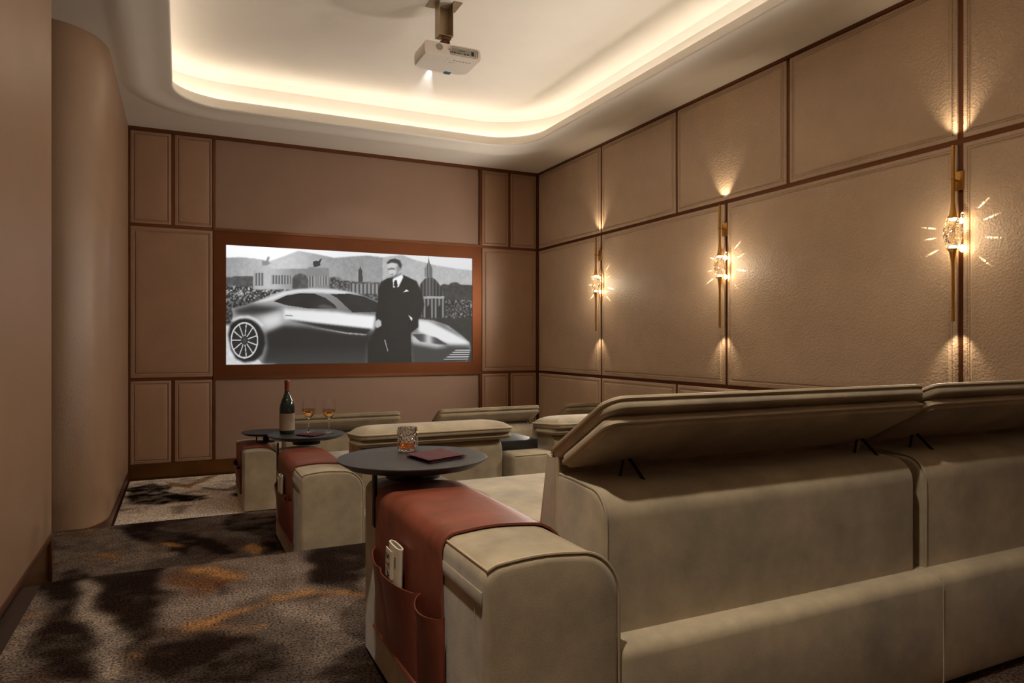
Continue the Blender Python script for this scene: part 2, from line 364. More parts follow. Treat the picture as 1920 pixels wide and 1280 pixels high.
# curved wall beyond the doorway
path = [(-.46, D+.06)]
path += [(-.46, 7.2), (-.46, 6.6), (-.46, 6.1)]
cx, cy, rx, ry = -.80, 5.78, .34, .445
path += [(cx+rx*math.cos(a), cy-ry*math.sin(a)) for a in [PI/2*k/20 for k in range(21)]]
path += [(-1.3, 5.335), (XA-.02, 5.335)]
def sheet(bm, path, z0, z1, off=0.0, nz=1):
    vs = []
    for x, y in path: vs.append([bm.verts.new((x+off*.8, y-off*.6, z0+(z1-z0)*k/nz)) for k in range(nz+1)])
    for a, c in zip(vs, vs[1:]):
        for k in range(nz): bm.faces.new((a[k], c[k], c[k+1], a[k+1]))
b = nb(); sheet(b, path, L1-.02, CZ+.01)
back = [(x-.12, y+.12) for x, y in path]
struct('wall_curved', b, M['leather_smooth'], recalc=False, angle=60)
b = nb(); sheet(b, path, L1-.02, L1+.085, .006); struct('baseboard_curved', b, M['bronze'], recalc=False, angle=60)

# ceiling with a rounded cove tray
TX0, TX1, TY0, TY1, TR = -.06, 3.36, -1.2, 6.77, .46
def rrect(d, n=14):
    x0, x1, y0, y1, r = TX0-d, TX1+d, TY0-d, TY1+d, TR+d
    pts = []
    for (ax, ay, a0) in ((x1-r, y1-r, 0), (x0+r, y1-r, PI/2), (x0+r, y0+r, PI), (x1-r, y0+r, 3*PI/2)):
        for k in range(n+1):
            a = a0+PI/2*k/n; pts.append((ax+r*math.cos(a), ay+r*math.sin(a)))
    return pts
b = nb()
prof = [(.33, CZ+.105), (.05, CZ+.105), (.035, CZ+.095), (.028, CZ+.085), (0, CZ+.012), (.006, CZ+.003), (.02, CZ), (.08, CZ+.004), (.15, CZ-.003), (.21, CZ-.016), (.26, CZ-.022), (.31, CZ-.018), (.36, CZ-.007), (.40, CZ)]
rings = []
for d, z in prof: rings.append([b.verts.new((x, y, z)) for x, y in rrect(d)])
n = len(rings[0])
for a, c in zip(rings, rings[1:]):
    for k in range(n): b.faces.new((a[k], a[(k+1) % n], c[(k+1) % n], c[k]))
outer = [b.verts.new(p) for p in ((R+.1, D+.1, CZ), (XA-.05, D+.1, CZ), (XA-.05, YB-.05, CZ), (R+.1, YB-.05, CZ))]
q = len(rings[-1])//4
last = rings[-1]
for i in range(4):
    o0 = outer[i]; o1 = outer[(i+1) % 4]
    seg = last[i*q:(i+1)*q]
    for a, c in zip(seg, seg[1:]): b.faces.new((o0, a, c))
    b.faces.new((o0, seg[-1], last[((i+1)*q) % n], o1))
# cove box and upper ceiling
rc = [[b.verts.new((x, y, z)) for x, y in rrect(.33)] for z in (CZ+.105, UZ-.05)]
rt = [b.verts.new((x, y, UZ)) for x, y in rrect(.28)]
for a, c in ((rc[0], rc[1]), (rc[1], rt)):
    for k in range(n): b.faces.new((a[k], a[(k+1) % n], c[(k+1) % n], c[k]))
b.faces.new(rt)
bmesh.ops.remove_doubles(b, verts=b.verts, dist=1e-5)
struct('ceiling', b, M['paint'], recalc=False, angle=25)
# led strip lying in the cove
b = nb()
ra = [b.verts.new((x, y, CZ+.112)) for x, y in rrect(.25)]
rb = [b.verts.new((x, y, CZ+.112)) for x, y in rrect(.27)]
rcx = [b.verts.new((x, y, CZ+.118)) for x, y in rrect(.26)]
for a, c in ((ra, rcx), (rcx, rb)):
    for k in range(n): b.faces.new((a[k], a[(k+1) % n], c[(k+1) % n], c[k]))
o = obj('led_strip', b, M['led'], recalc=False)
tag(o, 'warm white light strip hidden in the rounded ceiling cove', 'light strip')

# carpet following the steps: fine grid with a woven abstract pattern
def inside(px, py, poly):
    c = np.zeros(px.shape, bool); n = len(poly); j = n-1
    for i in range(n):
        xi, yi = poly[i]; xj, yj = poly[j]
        if yi != yj:
            c ^= ((yi > py) != (yj > py)) & (px < (xj-xi)*(py-yi)/(yj-yi)+xi)
        j = i
    return c
def blur(a, k):
    k = int(k)
    if k < 1: return a
    w = np.exp(-.5*(np.arange(-2*k, 2*k+1)/k)**2); w /= w.sum()
    for ax in (0, 1):
        p = np.pad(a, [(2*k, 2*k) if i == ax else (0, 0) for i in range(2)], mode='edge')
        a = np.apply_along_axis(lambda v: np.convolve(v, w, 'valid'), ax, p)
    return a
rng = np.random.RandomState(3)
def fractal(shape, cell, octaves=4, stretch=(1, 1)):
    out = np.zeros(shape); amp = 1; tot = 0
    for o_ in range(octaves):
        cy, cx = max(1, cell*stretch[0]), max(1, cell*stretch[1])
        g = rng.rand(int(shape[0]/cy)+3, int(shape[1]/cx)+3)
        y = np.arange(shape[0])/cy; x = np.arange(shape[1])/cx
        y0 = y.astype(int); x0 = x.astype(int)
        fy = (y-y0); fx = (x-x0); fy = (fy*fy*(3-2*fy))[:, None]; fx = (fx*fx*(3-2*fx))[None, :]
        A = g[np.ix_(y0, x0)]; B = g[np.ix_(y0, x0+1)]; C_ = g[np.ix_(y0+1, x0)]; D_ = g[np.ix_(y0+1, x0+1)]
        out += amp*((A*(1-fx)+B*fx)*(1-fy)+(C_*(1-fx)+D_*fx)*fy); tot += amp
        amp *= .55; cell /= 2
    return out/tot
TONE = {'dark': srgb(32, 21, 16)[:3], 'mid': srgb(122, 106, 94)[:3], 'light': srgb(150, 134, 118)[:3], 'lit_beige': srgb(238, 224, 208)[:3],
        'rust': srgb(98, 66, 44)[:3], 'gold': srgb(150, 108, 66)[:3], 'umber': srgb(70, 52, 42)[:3]}
def carpet_colours(xs, ys, level):
    h, w = len(ys), len(xs)
    X, Y = np.meshgrid(xs, ys)
    d1 = fractal((h, w), 16, 6)-.5; d2 = fractal((h, w), 16, 6)-.5
    f = fractal((h, w), 50, 6, (.7, 1.3)); f3 = fractal((h, w), 14, 5, (.6, 1.2)); f4 = fractal((h, w), 5, 3)
    C = {k_: np.array(v) for k_, v in TONE.items()}
    img = np.ones((h, w, 3))*C['mid']*.52
    if level == 1: img = np.ones((h, w, 3))*C['lit_beige']  # lowest level: the stronger light there is put into a paler pile colour
    def lay(m, tone):
        nonlocal img
        img = img*(1-m[..., None])+C[tone]*m[..., None]
    lay(np.clip((f3-.46)/.16, 0, 1)*(.14 if level == 1 else .75), 'umber')
    lay(np.clip((f-.54)/.06, 0, 1)*.85, 'dark')
    f2 = fractal((h, w), 40, 5, (.8, 1.4))
    lay(np.exp(-((f2-.52)/.010)**2)*np.clip((.55-f)/.1, 0, 1)*.35, 'gold')
    cell = xs[1]-xs[0]
    for lv, tone, soft, poly in CARPET_SHAPES:
        if lv != level: continue
        if lv == 1 and tone == 'light': tone = 'lit_beige'
        wob = .20 if soft > .025 else .08
        m = inside(X+d1*wob, Y+d2*wob*1.3, poly).astype(float)
        m = blur(m, max(1, round(soft*.30/cell)))
        m = m*np.clip(.80+2.4*(f3*.5+f4*.5-.46), .25, 1)
        if tone in ('mid', 'light'): m = m*.75
        lay(m, tone)
    img *= ((.88+.24*f4) if level == 1 else (.66+.62*f4))[..., None]
    return img
def carpet():
    bm = nb()
    cl = bm.verts.layers.float_color.new('pattern')
    def patch(x0, x1, y0, y1, z, level, step):
        xs = np.arange(x0, x1+step*.5, step); ys = np.arange(y0, y1+step*.5, step)
        xs[-1] = x1; ys[-1] = y1
        img = carpet_colours(xs, ys, level)
        g = []
        for j, y in enumerate(ys):
            row = []
            for i, x in enumerate(xs):
                zz = z
                if level > 1 and j == len(ys)-1: zz = z-.012
                v = bm.verts.new((x, y, zz)); v[cl] = (*img[j, i], 1); row.append(v)
            g.append(row)
        for a, c in zip(g, g[1:]):
            for i in range(len(a)-1): bm.faces.new((a[i], a[i+1], c[i+1], c[i]))
        return g
    st = .016
    g3 = patch(-.508, R-.02, YB+.02, E2+.012, L3, 3, st)
    g2 = patch(XA+.02, R-.02, E2+.012, E1+.012, L2, 2, st)
    g1 = patch(-.44, R-.02, E1+.012, D-.06, L1, 1, st)
    def riser(top, z0):
        lo = []
        for v in top:
            w = bm.verts.new((v.co.x, v.co.y, z0)); w[cl] = v[cl]; lo.append(w)
        for k in range(len(top)-1): bm.faces.new((top[k], top[k+1], lo[k+1], lo[k]))
    riser(g3[-1], L2); riser(g2[-1], L1)
    return bm
m = bpy.data.materials.new('abstract_carpet'); m.use_nodes = True
nt = m.node_tree; N = nt.nodes; Lk = nt.links; pb = N['Principled BSDF']
at = N.new('ShaderNodeAttribute'); at.attribute_name = 'pattern'
tc = N.new('ShaderNodeTexCoord')
n1 = N.new('ShaderNodeTexNoise'); n1.inputs['Scale'].default_value = 120; n1.inputs['Detail'].default_value = 4
Lk.new(tc.outputs['Object'], n1.inputs['Vector'])
mr = N.new('ShaderNodeMapRange'); mr.inputs[1].default_value = .32; mr.inputs[2].default_value = .68; mr.inputs[3].default_value = .15; mr.inputs[4].default_value = 1.9
Lk.new(n1.outputs['Fac'], mr.inputs[0])
mx = N.new('ShaderNodeVectorMath'); mx.operation = 'SCALE'
Lk.new(at.outputs['Color'], mx.inputs[0]); Lk.new(mr.outputs[0], mx.inputs['Scale'])
Lk.new(mx.outputs[0], pb.inputs['Base Color'])
pb.inputs['Roughness'].default_value = 1; pb.inputs['Specular IOR Level'].default_value = .02
bp = N.new('ShaderNodeBump'); bp.inputs['Strength'].default_value = .9; bp.inputs['Distance'].default_value = .012
Lk.new(n1.outputs['Fac'], bp.inputs['Height']); Lk.new(bp.outputs['Normal'], pb.inputs['Normal'])
M['carpet'] = m
o = obj('carpet', carpet(), M['carpet'], recalc=False, angle=50)
tag(o, 'stepped shaggy carpet with abstract brown, grey and gold swirls', 'carpet')

# ------------------------------------------------------------------ wall panels and bronze strips
TRIM = [2]
def strip(x0, x1, y0, y1, z0, z1, mat='bronze'):
    TRIM[0] += 1
    b = nb(); box(b, x0, x1, y0, y1, z0, z1)
    struct('trim_%d' % TRIM[0], b, M[mat], smooth=False)

def panel(axis, a0, a1, z0, z1, label, group, stitched=True, depth=.026):
    """axis 'R': on the right wall (a = y), axis 'B': on the back wall (a = x)"""
    if axis == 'R': P = lambda a, z, n: Vector((R+.028-n, a, z))
    else: P = lambda a, z, n: Vector((a, D+.028-n, z))
    w = min(.045, (a1-a0)*.10)
    prof = [(0, 0), (0, depth-.007), (.002, depth-.002), (.006, depth), (w*.62, depth+.001), (w*.75, depth-.001), (w*.86, depth-.006), (w*.96, depth-.004),
            (w*1.1, depth+.003), (w*1.4, depth+.006), (w*2.2, depth+.008)]
    base = P((a0+a1)/2, z0, 0)
    t = thing('leather_panel', label, 'wall panel', base, group)
    b = nb(); rings = []
    for i, h in prof:
        rings.append([b.verts.new(P(*q)) for q in ((a0+i, z0+i, h), (a1-i, z0+i, h), (a1-i, z1-i, h), (a0+i, z1-i, h))])
    for u, v in zip(rings, rings[1:]):
        for k in range(4): b.faces.new((u[k], u[(k+1) % 4], v[(k+1) % 4], v[k]))
    b.faces.new(rings[-1]); b.faces.new(rings[0][::-1])
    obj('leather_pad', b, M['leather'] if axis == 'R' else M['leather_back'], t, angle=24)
    if stitched:
        b = nb(); i = w*.58; ln, gap, th = .0075, .0055, .0011
        def dash(a, z, da, dz):
            q = [P(a-da, z-dz, depth+.0022), P(a+da, z-dz, depth+.0022), P(a+da, z+dz, depth+.0022), P(a-da, z+dz, depth+.0022)]
            r = [P(a-da, z-dz, depth-.001), P(a+da, z-dz, depth-.001), P(a+da, z+dz, depth-.001), P(a-da, z+dz, depth-.001)]
            qv = [b.verts.new(p) for p in q]; rv = [b.verts.new(p) for p in r]
            b.faces.new(qv)
            for k in range(4): b.faces.new((qv[k], qv[(k+1) % 4], rv[(k+1) % 4], rv[k]))
        s = a0+i
        while s < a1-i:
            dash(s, z0+i, ln/2, th); dash(s, z1-i, ln/2, th); s += ln+gap
        s = z0+i
        while s < z1-i:
            dash(a0+i, s, th, ln/2); dash(a1-i, s, th, ln/2); s += ln+gap
        obj('stitching', b, M['stitch'], t, smooth=False)
    return t

G = .016                                   # half the bronze gap between panels
JM = [6.219, 4.358, 2.476, .60]            # joints of the middle row on the sconce wall
JU = [6.219, 4.986, 3.72, 2.476, 1.22]     # joints of the upper and lower rows
def row(joints, z0, z1, words, group):
    ed = [D-.012]+joints+[YB+.03]
    for k in range(len(ed)-1):
        panel('R', ed[k+1]+G, ed[k]-(G if k else 0), z0, z1, words[k], group)
row(JU, 1.146+G, 2.07, [
    'upper brown leather wall panel touching the back corner on the sconce wall',
    'upper leather wall panel above and right of the farthest sconce',
    'upper leather wall panel with the middle sconce light beam on it',
    'big upper leather panel left of the nearest sconce beam',
    'upper leather wall panel right of the nearest sconce beam',
    'upper leather wall panel closest to the rear of the room'], 'upper leather panels on the sconce wall')
row(JM, -.36+G, 1.146-G, [
    'tall middle leather panel between the back corner and farthest sconce',
    'tall middle leather panel between the farthest and middle sconces',
    'tall middle leather panel between the middle and nearest sconces',
    'tall middle leather panel right of the nearest sconce',
    'tall middle leather panel closest to the rear of the room'], 'tall middle leather panels on the sconce wall')
row(JU, -1.18, -.36-G, [
    'low leather wall panel touching the back corner, behind the sofas',
    'low leather panel right of and below the farthest sconce',
    'low leather panel below the middle sconce, behind the near sofa',
    'low leather panel left of and below the nearest sconce',
    'low leather panel right of and below the nearest sconce',
    'low leather panel closest to the rear of the room'], 'low leather panels on the sconce wall')
xs = (R+.014, R+.052)
strip(*xs, YB, D, 1.146-G, 1.146+G); strip(*xs, YB, D, -.36-G, -.36+G); strip(R-.004, R+.052, YB, D, 2.07, CZ+.005)
for y in JM: strip(*xs, y-G, y+G, -.36+G, 1.146-G)
for y in JU:
    strip(*xs, y-G, y+G, 1.146+G, 2.07); strip(*xs, y-G, y+G, -1.18, -.36-G)
b = nb(); box(b, R+.005, R+.052, YB, D, L1-.01, -1.18); struct('baseboard_right', b, M['brassbase'], smooth=False)

UP = 'narrow upper leather panels beside the screen'; LOW = 'narrow low leather panels beside the screen'
panel('B', -.442, -.071-G, 1.146+G, 2.06, 'narrow upper leather panel in the far left corner of the screen wall', UP)
panel('B', -.071+G, .291, 1.146+G, 2.06, 'narrow upper leather panel just left of the screen recess', UP)
panel('B', 3.25, 3.611-G, 1.146+G, 2.06, 'narrow upper leather panel just right of the screen recess', UP)
panel('B', 3.611+G, 3.975, 1.146+G, 2.06, 'narrow upper leather panel in the far right corner of the screen wall', UP)
panel('B', -.442, .291, -.36+G, 1.146-G, 'large leather panel directly left of the screen', 'large leather panels flanking the screen')
panel('B', 3.25, 3.975, -.36+G, 1.146-G, 'large leather panel directly right of the screen', 'large leather panels flanking the screen')
panel('B', -.442, -.071-G, -1.183, -.36-G, 'narrow low leather panel in the left corner by the carpet', LOW)
panel('B', -.071+G, .291, -1.183, -.36-G, 'narrow low leather panel left of the recess below the screen', LOW)
panel('B', 3.25, 3.611-G, -1.183, -.36-G, 'narrow low leather panel right of the recess below the screen', LOW)
panel('B', 3.611+G, 3.975, -1.183, -.36-G, 'narrow low leather panel in the right corner of the screen wall', LOW)
yb = (D+.012, D+.052)
for x0, x1 in ((-.46, .297), (3.244, R)):
    strip(x0, x1, *yb, 1.146-G, 1.146+G); strip(x0, x1, *yb, -.36-G, -.36+G)
strip(-.46, R, D-.006, D+.052, 2.06, CZ+.005)
for x in (-.071, 3.611):
    strip(x-G, x+G, *yb, 1.146+G, 2.06); strip(x-G, x+G, *yb, -1.183, -.36-G)
for z0, z1 in ((1.146+G, 2.06), (-1.183, -.36-G)):
    strip(.293, .318, D-.006, D+.052, z0, z1); strip(3.212, 3.248, D-.006, D+.052, z0, z1)
strip(3.977, R+.02, D-.002, D+.052, -1.183, 2.06)
strip(-.46, -.444, D+.004, D+.052, -1.183, 2.06)
strip(.297, 3.244, D-.006, D+.052, 1.134, 1.162); strip(.297, 3.244, D-.006, D+.052, -.376, -.346)
b = nb(); box(b, -.46, R, D+.002, D+.052, L1-.01, -1.185); struct('baseboard_back', b, M['brassbase'], smooth=False)
b = nb(); box(b, .318, 3.212, D+.018, D+.0275, 1.162, 2.06)
o = recenter(obj('fabric_panel', b, M['recess'], smooth=False)); tag(o, 'plain brown recessed panel above the screen', 'wall panel')
b = nb(); box(b, .318, 3.212, D+.018, D+.0275, -1.185, -.376)
o = recenter(obj('fabric_panel', b, M['recess'], smooth=False)); tag(o, 'plain brown recessed panel below the screen', 'wall panel')

# ------------------------------------------------------------------ projection screen
scr = thing('projection_screen', 'wide lit projection screen showing a black and white film still', 'screen', ((.417+3.125)/2, D, -.36))
b = nb()
fr = [(.297, 3.244, -.346, 1.134), (.417, 3.125, -.2265, .9965)]
def rect(x0, x1, z0, z1, y): return [b.verts.new(p) for p in ((x0, y, z0), (x1, y, z0), (x1, y, z1), (x0, y, z1))]
ra = rect(*fr[0], D+.03); rb = rect(*fr[0], D+.004); rc_ = rect(*fr[1], D+.004); rd = rect(*fr[1], D+.016)
for u, v in ((ra, rb), (rb, rc_), (rc_, rd)):
    for k in range(4): b.faces.new((u[k], u[(k+1) % 4], v[(k+1) % 4], v[k]))
obj('screen_frame', b, M['screenframe'], scr, smooth=False)

PW, PH = 560, 252
PX, PY = np.meshgrid((np.arange(PW)+.5)/PW, (np.arange(PH)+.5)/PH)
def picture():
    img = .97-.10*PX-.12*(1-PY)
    img += .05*np.exp(-((PX-.2)**2+(PY-.9)**2)/.03)
    def fill(key, val, soft=0, alpha=1.0):
        nonlocal img
        m = inside(PX, PY, PIC[key] if isinstance(key, str) else key).astype(float)
        if soft: m = blur(m, soft)
        m = m*alpha
        img = img*(1-m)+(val if not callable(val) else val(PX, PY))*m
    n_f = fractal((PH, PW), 6, 3); n_c = fractal((PH, PW), 3, 2); n_b = fractal((PH, PW), 40, 4)
    fill('hills', lambda x, y: .58+.22*np.exp(-((x-.2)**2)/.02)+.12*(x > .6)+.10*(.8-y)+.10*(n_f-.5), 1)
    speck = np.clip((n_c-.42)*4, 0, 1)
    fill('left_blocks', .26+.12*n_f, 1)
    fill('cityL', .18+.62*speck*n_f*1.3, 2)
    fill('cityR', .12+.55*speck*n_f*1.2, 2)
    fill('lowL', .14+.25*speck, 3)
    fill('mid_blocks', .22+.25*speck, 1)
    fill('mon_body', lambda x, y: .52+.22*np.exp(-((x-.15)**2)/.006)+.06*(n_f-.5), 1)
    cols = lambda x, y: np.where(np.sin(x*2*PI*95) > .1, .30, .62)
    for k in ('mon_colL', 'mon_colM', 'mon_colR', 'mon_colR2'): fill(k, cols, 0, .85)
    fill('statL', .55, 1); fill('statR', .22, 0)
    fill('small_dome', lambda x, y: .22+.2*n_f, 1)
    fill('palace', lambda x, y: np.where(np.sin(x*2*PI*62) > .2, .28, .55), 1)
    fill('tower', .24, 0)
    fill('trees', .15+.12*n_f, 1)
    fill('dome', lambda x, y: .22+.10*np.sin((x-.83)*430)+.10*np.exp(-((x-.80)/.02)**2), 1)
    fill('lantern', lambda x, y: np.where(np.sin(x*2*PI*150) > 0, .25, .55), 0)
    fill('drum', lambda x, y: .32+.22*np.sin(x*380), 1); fill('drum_lit', .62, 0)
    fill('arch1', .14, 0); fill('arch2', .14, 0)
    fill('wallR', .13+.05*n_f, 2)
    fill('ground', .80+.10*(n_f-.5), 1)
    body = lambda x, y: np.clip(.50+.25*(y-.35)+.10*np.sin(x*7+1), .2, .8)
    fill('body', body, 1)
    fill('roof_lit', .88, 2, .9)
    fill('shoulder_dark', .16, 5, .95)
    fill('haunch_lit', .86, 7, .9)
    fill('door_light', lambda x, y: .86+.12*x, 3)
    fill('under_dark', lambda x, y: .13+.55*np.clip(.16-y, 0, 1), 4)
    fill('crease', .12, 2); fill('crease_lit', .72, 1)
    fill('glass', .10+.10*n_b, 0); fill('screen_glass', .09+.12*n_b, 0)
    fill('mirror', lambda x, y: np.where(y > .53, .9, .3), 1)
    fill('handle', .35, 0, .6)
    fill('bonnet_lit', .88, 3); fill('bonnet_dark1', .30, 3, .8)
    fill('nose_dark', .22, 5); fill('fender_lit', .78, 4, .9)
    fill('headlamp', lambda x, y: .25+.5*np.exp(-((x-.80)/.02)**2), 1)
    fill('grille', lambda x, y: np.where(np.sin(y*2*PI*46) > .1, .7, .12), 1)
    # rear wheel
    fill('tyre', .10, 2); fill('arch_lit', .86, 2)
    (wx, wy), wr, wv = WHEEL
    rr = np.sqrt(((PX-wx)/wr)**2+((PY-wy)/wv)**2); an = np.arctan2((PY-wy)/wv, (PX-wx)/wr)
    img = np.where(rr < 1, .13, img)
    img = np.where((rr > .93) & (rr < 1.02), .78, img)
    sp = (np.abs(((an/(2*PI)*11) % 1)-.5) < .05/np.maximum(rr, .15)) & (rr > .25) & (rr < .95)
    img = np.where(sp, .80, img); img = np.where(rr < .16, .25, img)
    # standing figure in a dark suit
    fill('jacket', .085+.03*n_f, 1); fill('neck', .55, 1); fill('shirt', .93, 1); fill('tie', .08, 0)
    fill('head', lambda x, y: .78-.25*np.clip((x-.675)/.03, 0, 1), 1); fill('cheek', .42, 2, .7); fill('headside', .45, 2, .7); fill('jaw', .36, 1, .8); fill('eye', .28, 1, .8); fill('mouth', .38, 0, .8); fill('hair', .20, 1)
    fill('square', .88, 0); fill('handL', .72, 1); fill('cuffR', .85, 0); fill('rodw', .7, 0, .8)
    return np.clip(img, .02, 1)
pic = picture()
b = nb()
cl = b.verts.layers.float_color.new('still')
def lin(v): return np.where(v <= .04045, v/12.92, ((v+.055)/1.055)**2.4)
pl = lin(pic)
g = []
for j in range(PH):
    r_ = []
    for i in range(PW):
        v = b.verts.new((.417+2.708*i/(PW-1), D+.014, -.2265+1.223*j/(PH-1))); c_ = pl[j, i]
        v[cl] = (c_, c_*1.005, c_*1.02, 1); r_.append(v)
    g.append(r_)
for a, c_ in zip(g, g[1:]):
    for i in range(PW-1): b.faces.new((a[i], a[i+1], c_[i+1], c_[i]))
m = bpy.data.materials.new('projected_still'); m.use_nodes = True
nt = m.node_tree; pb = nt.nodes['Principled BSDF']
at = nt.nodes.new('ShaderNodeAttribute'); at.attribute_name = 'still'
pb.inputs['Base Color'].default_value = (.05, .05, .05, 1); pb.inputs['Roughness'].default_value = .9
pb.inputs['Specular IOR Level'].default_value = .05
nt.links.new(at.outputs['Color'], pb.inputs['Emission Color']); pb.inputs['Emission Strength'].default_value = 1.0
M['still'] = m
obj('screen_surface', b, m, scr, smooth=False, recalc=False)
SCONCE_UP, SCONCE_GLOW, SCONCE_STREAK = 5, 1.0, 45
SCONCE_ROOM = 80
# ------------------------------------------------------------------ sofas
def arm_section(w, h, off=0.0, rl=.035, rr=.10):
    """left face up, over the crowned top, down the right face; list of (x, z)"""
    pts = [(-off, 0.0), (-off, h*.35), (-off, h*.7), (-off, h-rl)]
    for k in range(1, 7):
        a = PI-PI/2*k/6; pts.append((rl+(rl+off)*math.cos(a), h-rl+(rl+off)*math.sin(a)))
    n = 7
    for k in range(1, n):
        t = k/n; x = rl+(w-rl-rr)*t; pts.append((x, h+off+.006*math.sin(PI*t)))
    for k in range(0, 9):
        a = PI/2-PI/2*k/8; pts.append((w-rr+(rr+off)*math.cos(a), h-rr+(rr+off)*math.sin(a)))
    pts += [(w+off, h*.5), (w+off, 0.0)]
    return pts

def cushion_rings(bm, w, d, t0, t1, r, bulge0, bulge1, place, edge=.012, n=6, nr=7):
    """rounded-rectangle pad lying in (a, b), from n=t0 (underside) to n=t1 (top face)"""
    def outline(ins):
        rr = max(.004, r-ins); pts = []
        x0, x1, y0, y1 = ins, w-ins, ins, d-ins
        for (ax, ay, a0) in ((x1-rr, y1-rr, 0), (x0+rr, y1-rr, PI/2), (x0+rr, y0+rr, PI), (x1-rr, y0+rr, 3*PI/2)):
            for k in range(n+1):
                a = a0+PI/2*k/n; pts.append((ax+rr*math.cos(a), ay+rr*math.sin(a)))
        # straight sides need points too
        out = []
        for i, p in enumerate(pts):
            out.append(p); q = pts[(i+1) % len(pts)]
            if math.hypot(q[0]-p[0], q[1]-p[1]) > .06:
                m = 10
                for k in range(1, m): out.append((p[0]+(q[0]-p[0])*k/m, p[1]+(q[1]-p[1])*k/m))
        return out
    R_ = []
    mx = min(w, d)*.48
    steps = [mx*(k/nr)**1.5 for k in range(nr, 0, -1)]
    e = min(edge, (t1-t0)*.45)
    def H(i): return 1-(1-min(1, i/mx))**3
    base = outline(0); L = len(base)
    def ring(ins, z):
        o = outline(ins)
        if len(o) != L:
            o = []
            s = 1-ins/mx
            for (x, y) in base: o.append((w/2+(x-w/2)*(1-2*ins/w), d/2+(y-d/2)*(1-2*ins/d)))
        return [place(x, y, z) for x, y in o]
    for i in steps: R_.append(ring(i, t0-bulge0*H(i)))
    for k in range(1, 4):
        a = PI/2*k/4; R_.append(ring(e*(1-math.sin(a))*.6, t0+e*(1-math.cos(a))))
    R_.append(ring(0, t0+e)); R_.append(ring(0, t1-e))
    for k in range(3, 0, -1):
        a = PI/2*k/4; R_.append(ring(e*(1-math.sin(a))*.6, t1-e*(1-math.cos(a))))
    for i in reversed(steps): R_.append(ring(i, t1+bulge1*H(i)))
    loft(bm, R_)
    return lambda ins, z: ring(ins, z)

class Frame:
    def __init__(s, Y, L, k): s.Y, s.L, s.k = Y, L, k
    def y(s, v): return s.Y+s.k*v
    def z(s, v): return s.L+s.k*v
    def P(s, x, v, w): return Vector((x, s.Y+s.k*v, s.L+s.k*w))

def armrest(F, root, x0, w, y0=0.0, y1=.976, h=.540, rl=.035, rr=.10, mirror=False, piping=True):
    k = F.k
    sec = arm_section(w/k, h, 0, rl, rr)
    if mirror: sec = [(w/k-x, z) for x, z in reversed(sec)]
    def place(p, y): return F.P(x0+p[0]*k, y, max(p[1], .012))
    cx, cz = w/k/2, h*.6
    rings = []; r = .016
    st = [(0, r)]+[(r*(1-math.cos(a)), r*(1-math.sin(a))) for a in (PI/8, PI/4, 3*PI/8)]+[(r, 0)]
    ys = [(y0+a, i) for a, i in st]+[(y0+(y1-y0)*t, 0) for t in (.2, .4, .6, .8)]+[(y1-a, i) for a, i in reversed(st)]
    for y, ins in ys:
        rings.append([place((cx+(px-cx)*(1-ins/cx), (cz+(pz-cz)*(1-ins/(h-cz))) if pz > cz else pz), y) for px, pz in sec])
    b = nb(); loft(b, rings)
    a = obj('armrest', b, M['nubuck'], root, angle=40)
    if piping:
        # welt along the outer top edge, turning over the rear end and down the inner side
        up = arm_section(w/k, h, .001, rl, rr)
        if mirror: up = [(w/k-x, z) for x, z in up]
        i0 = 6
        line = [place(up[i0], y1-.03-(y1-.07-y0)*t/8) for t in range(9)]
        line += [place(p, y0+.006) for p in up[i0:]]
        b = nb(); tube(b, line, .0034*k, 6); obj('piping', b, M['piping'], a)
        b = nb(); sx = (w/k-.0 if mirror else 0.0)
        tube(b, [place((sx, z), y0+.05) for z in (h-.055, h*.6, .02)], .002*k, 5); obj('seam', b, M['nubuck'], a)
        # low handhold strap on the outer face
        b = nb(); s = 1 if mirror else -1; xs_ = w/k if mirror else 0
        zz0, zz1 = .458, .489
        box(b, min(x0+k*xs_, x0+k*(xs_+s*.0035)), max(x0+k*xs_, x0+k*(xs_+s*.0035)), F.y(y0+.012), F.y(y0+.30), F.z(zz0), F.z(zz1), .002)
        obj('strap', b, M['nubuck'], a)
    return a

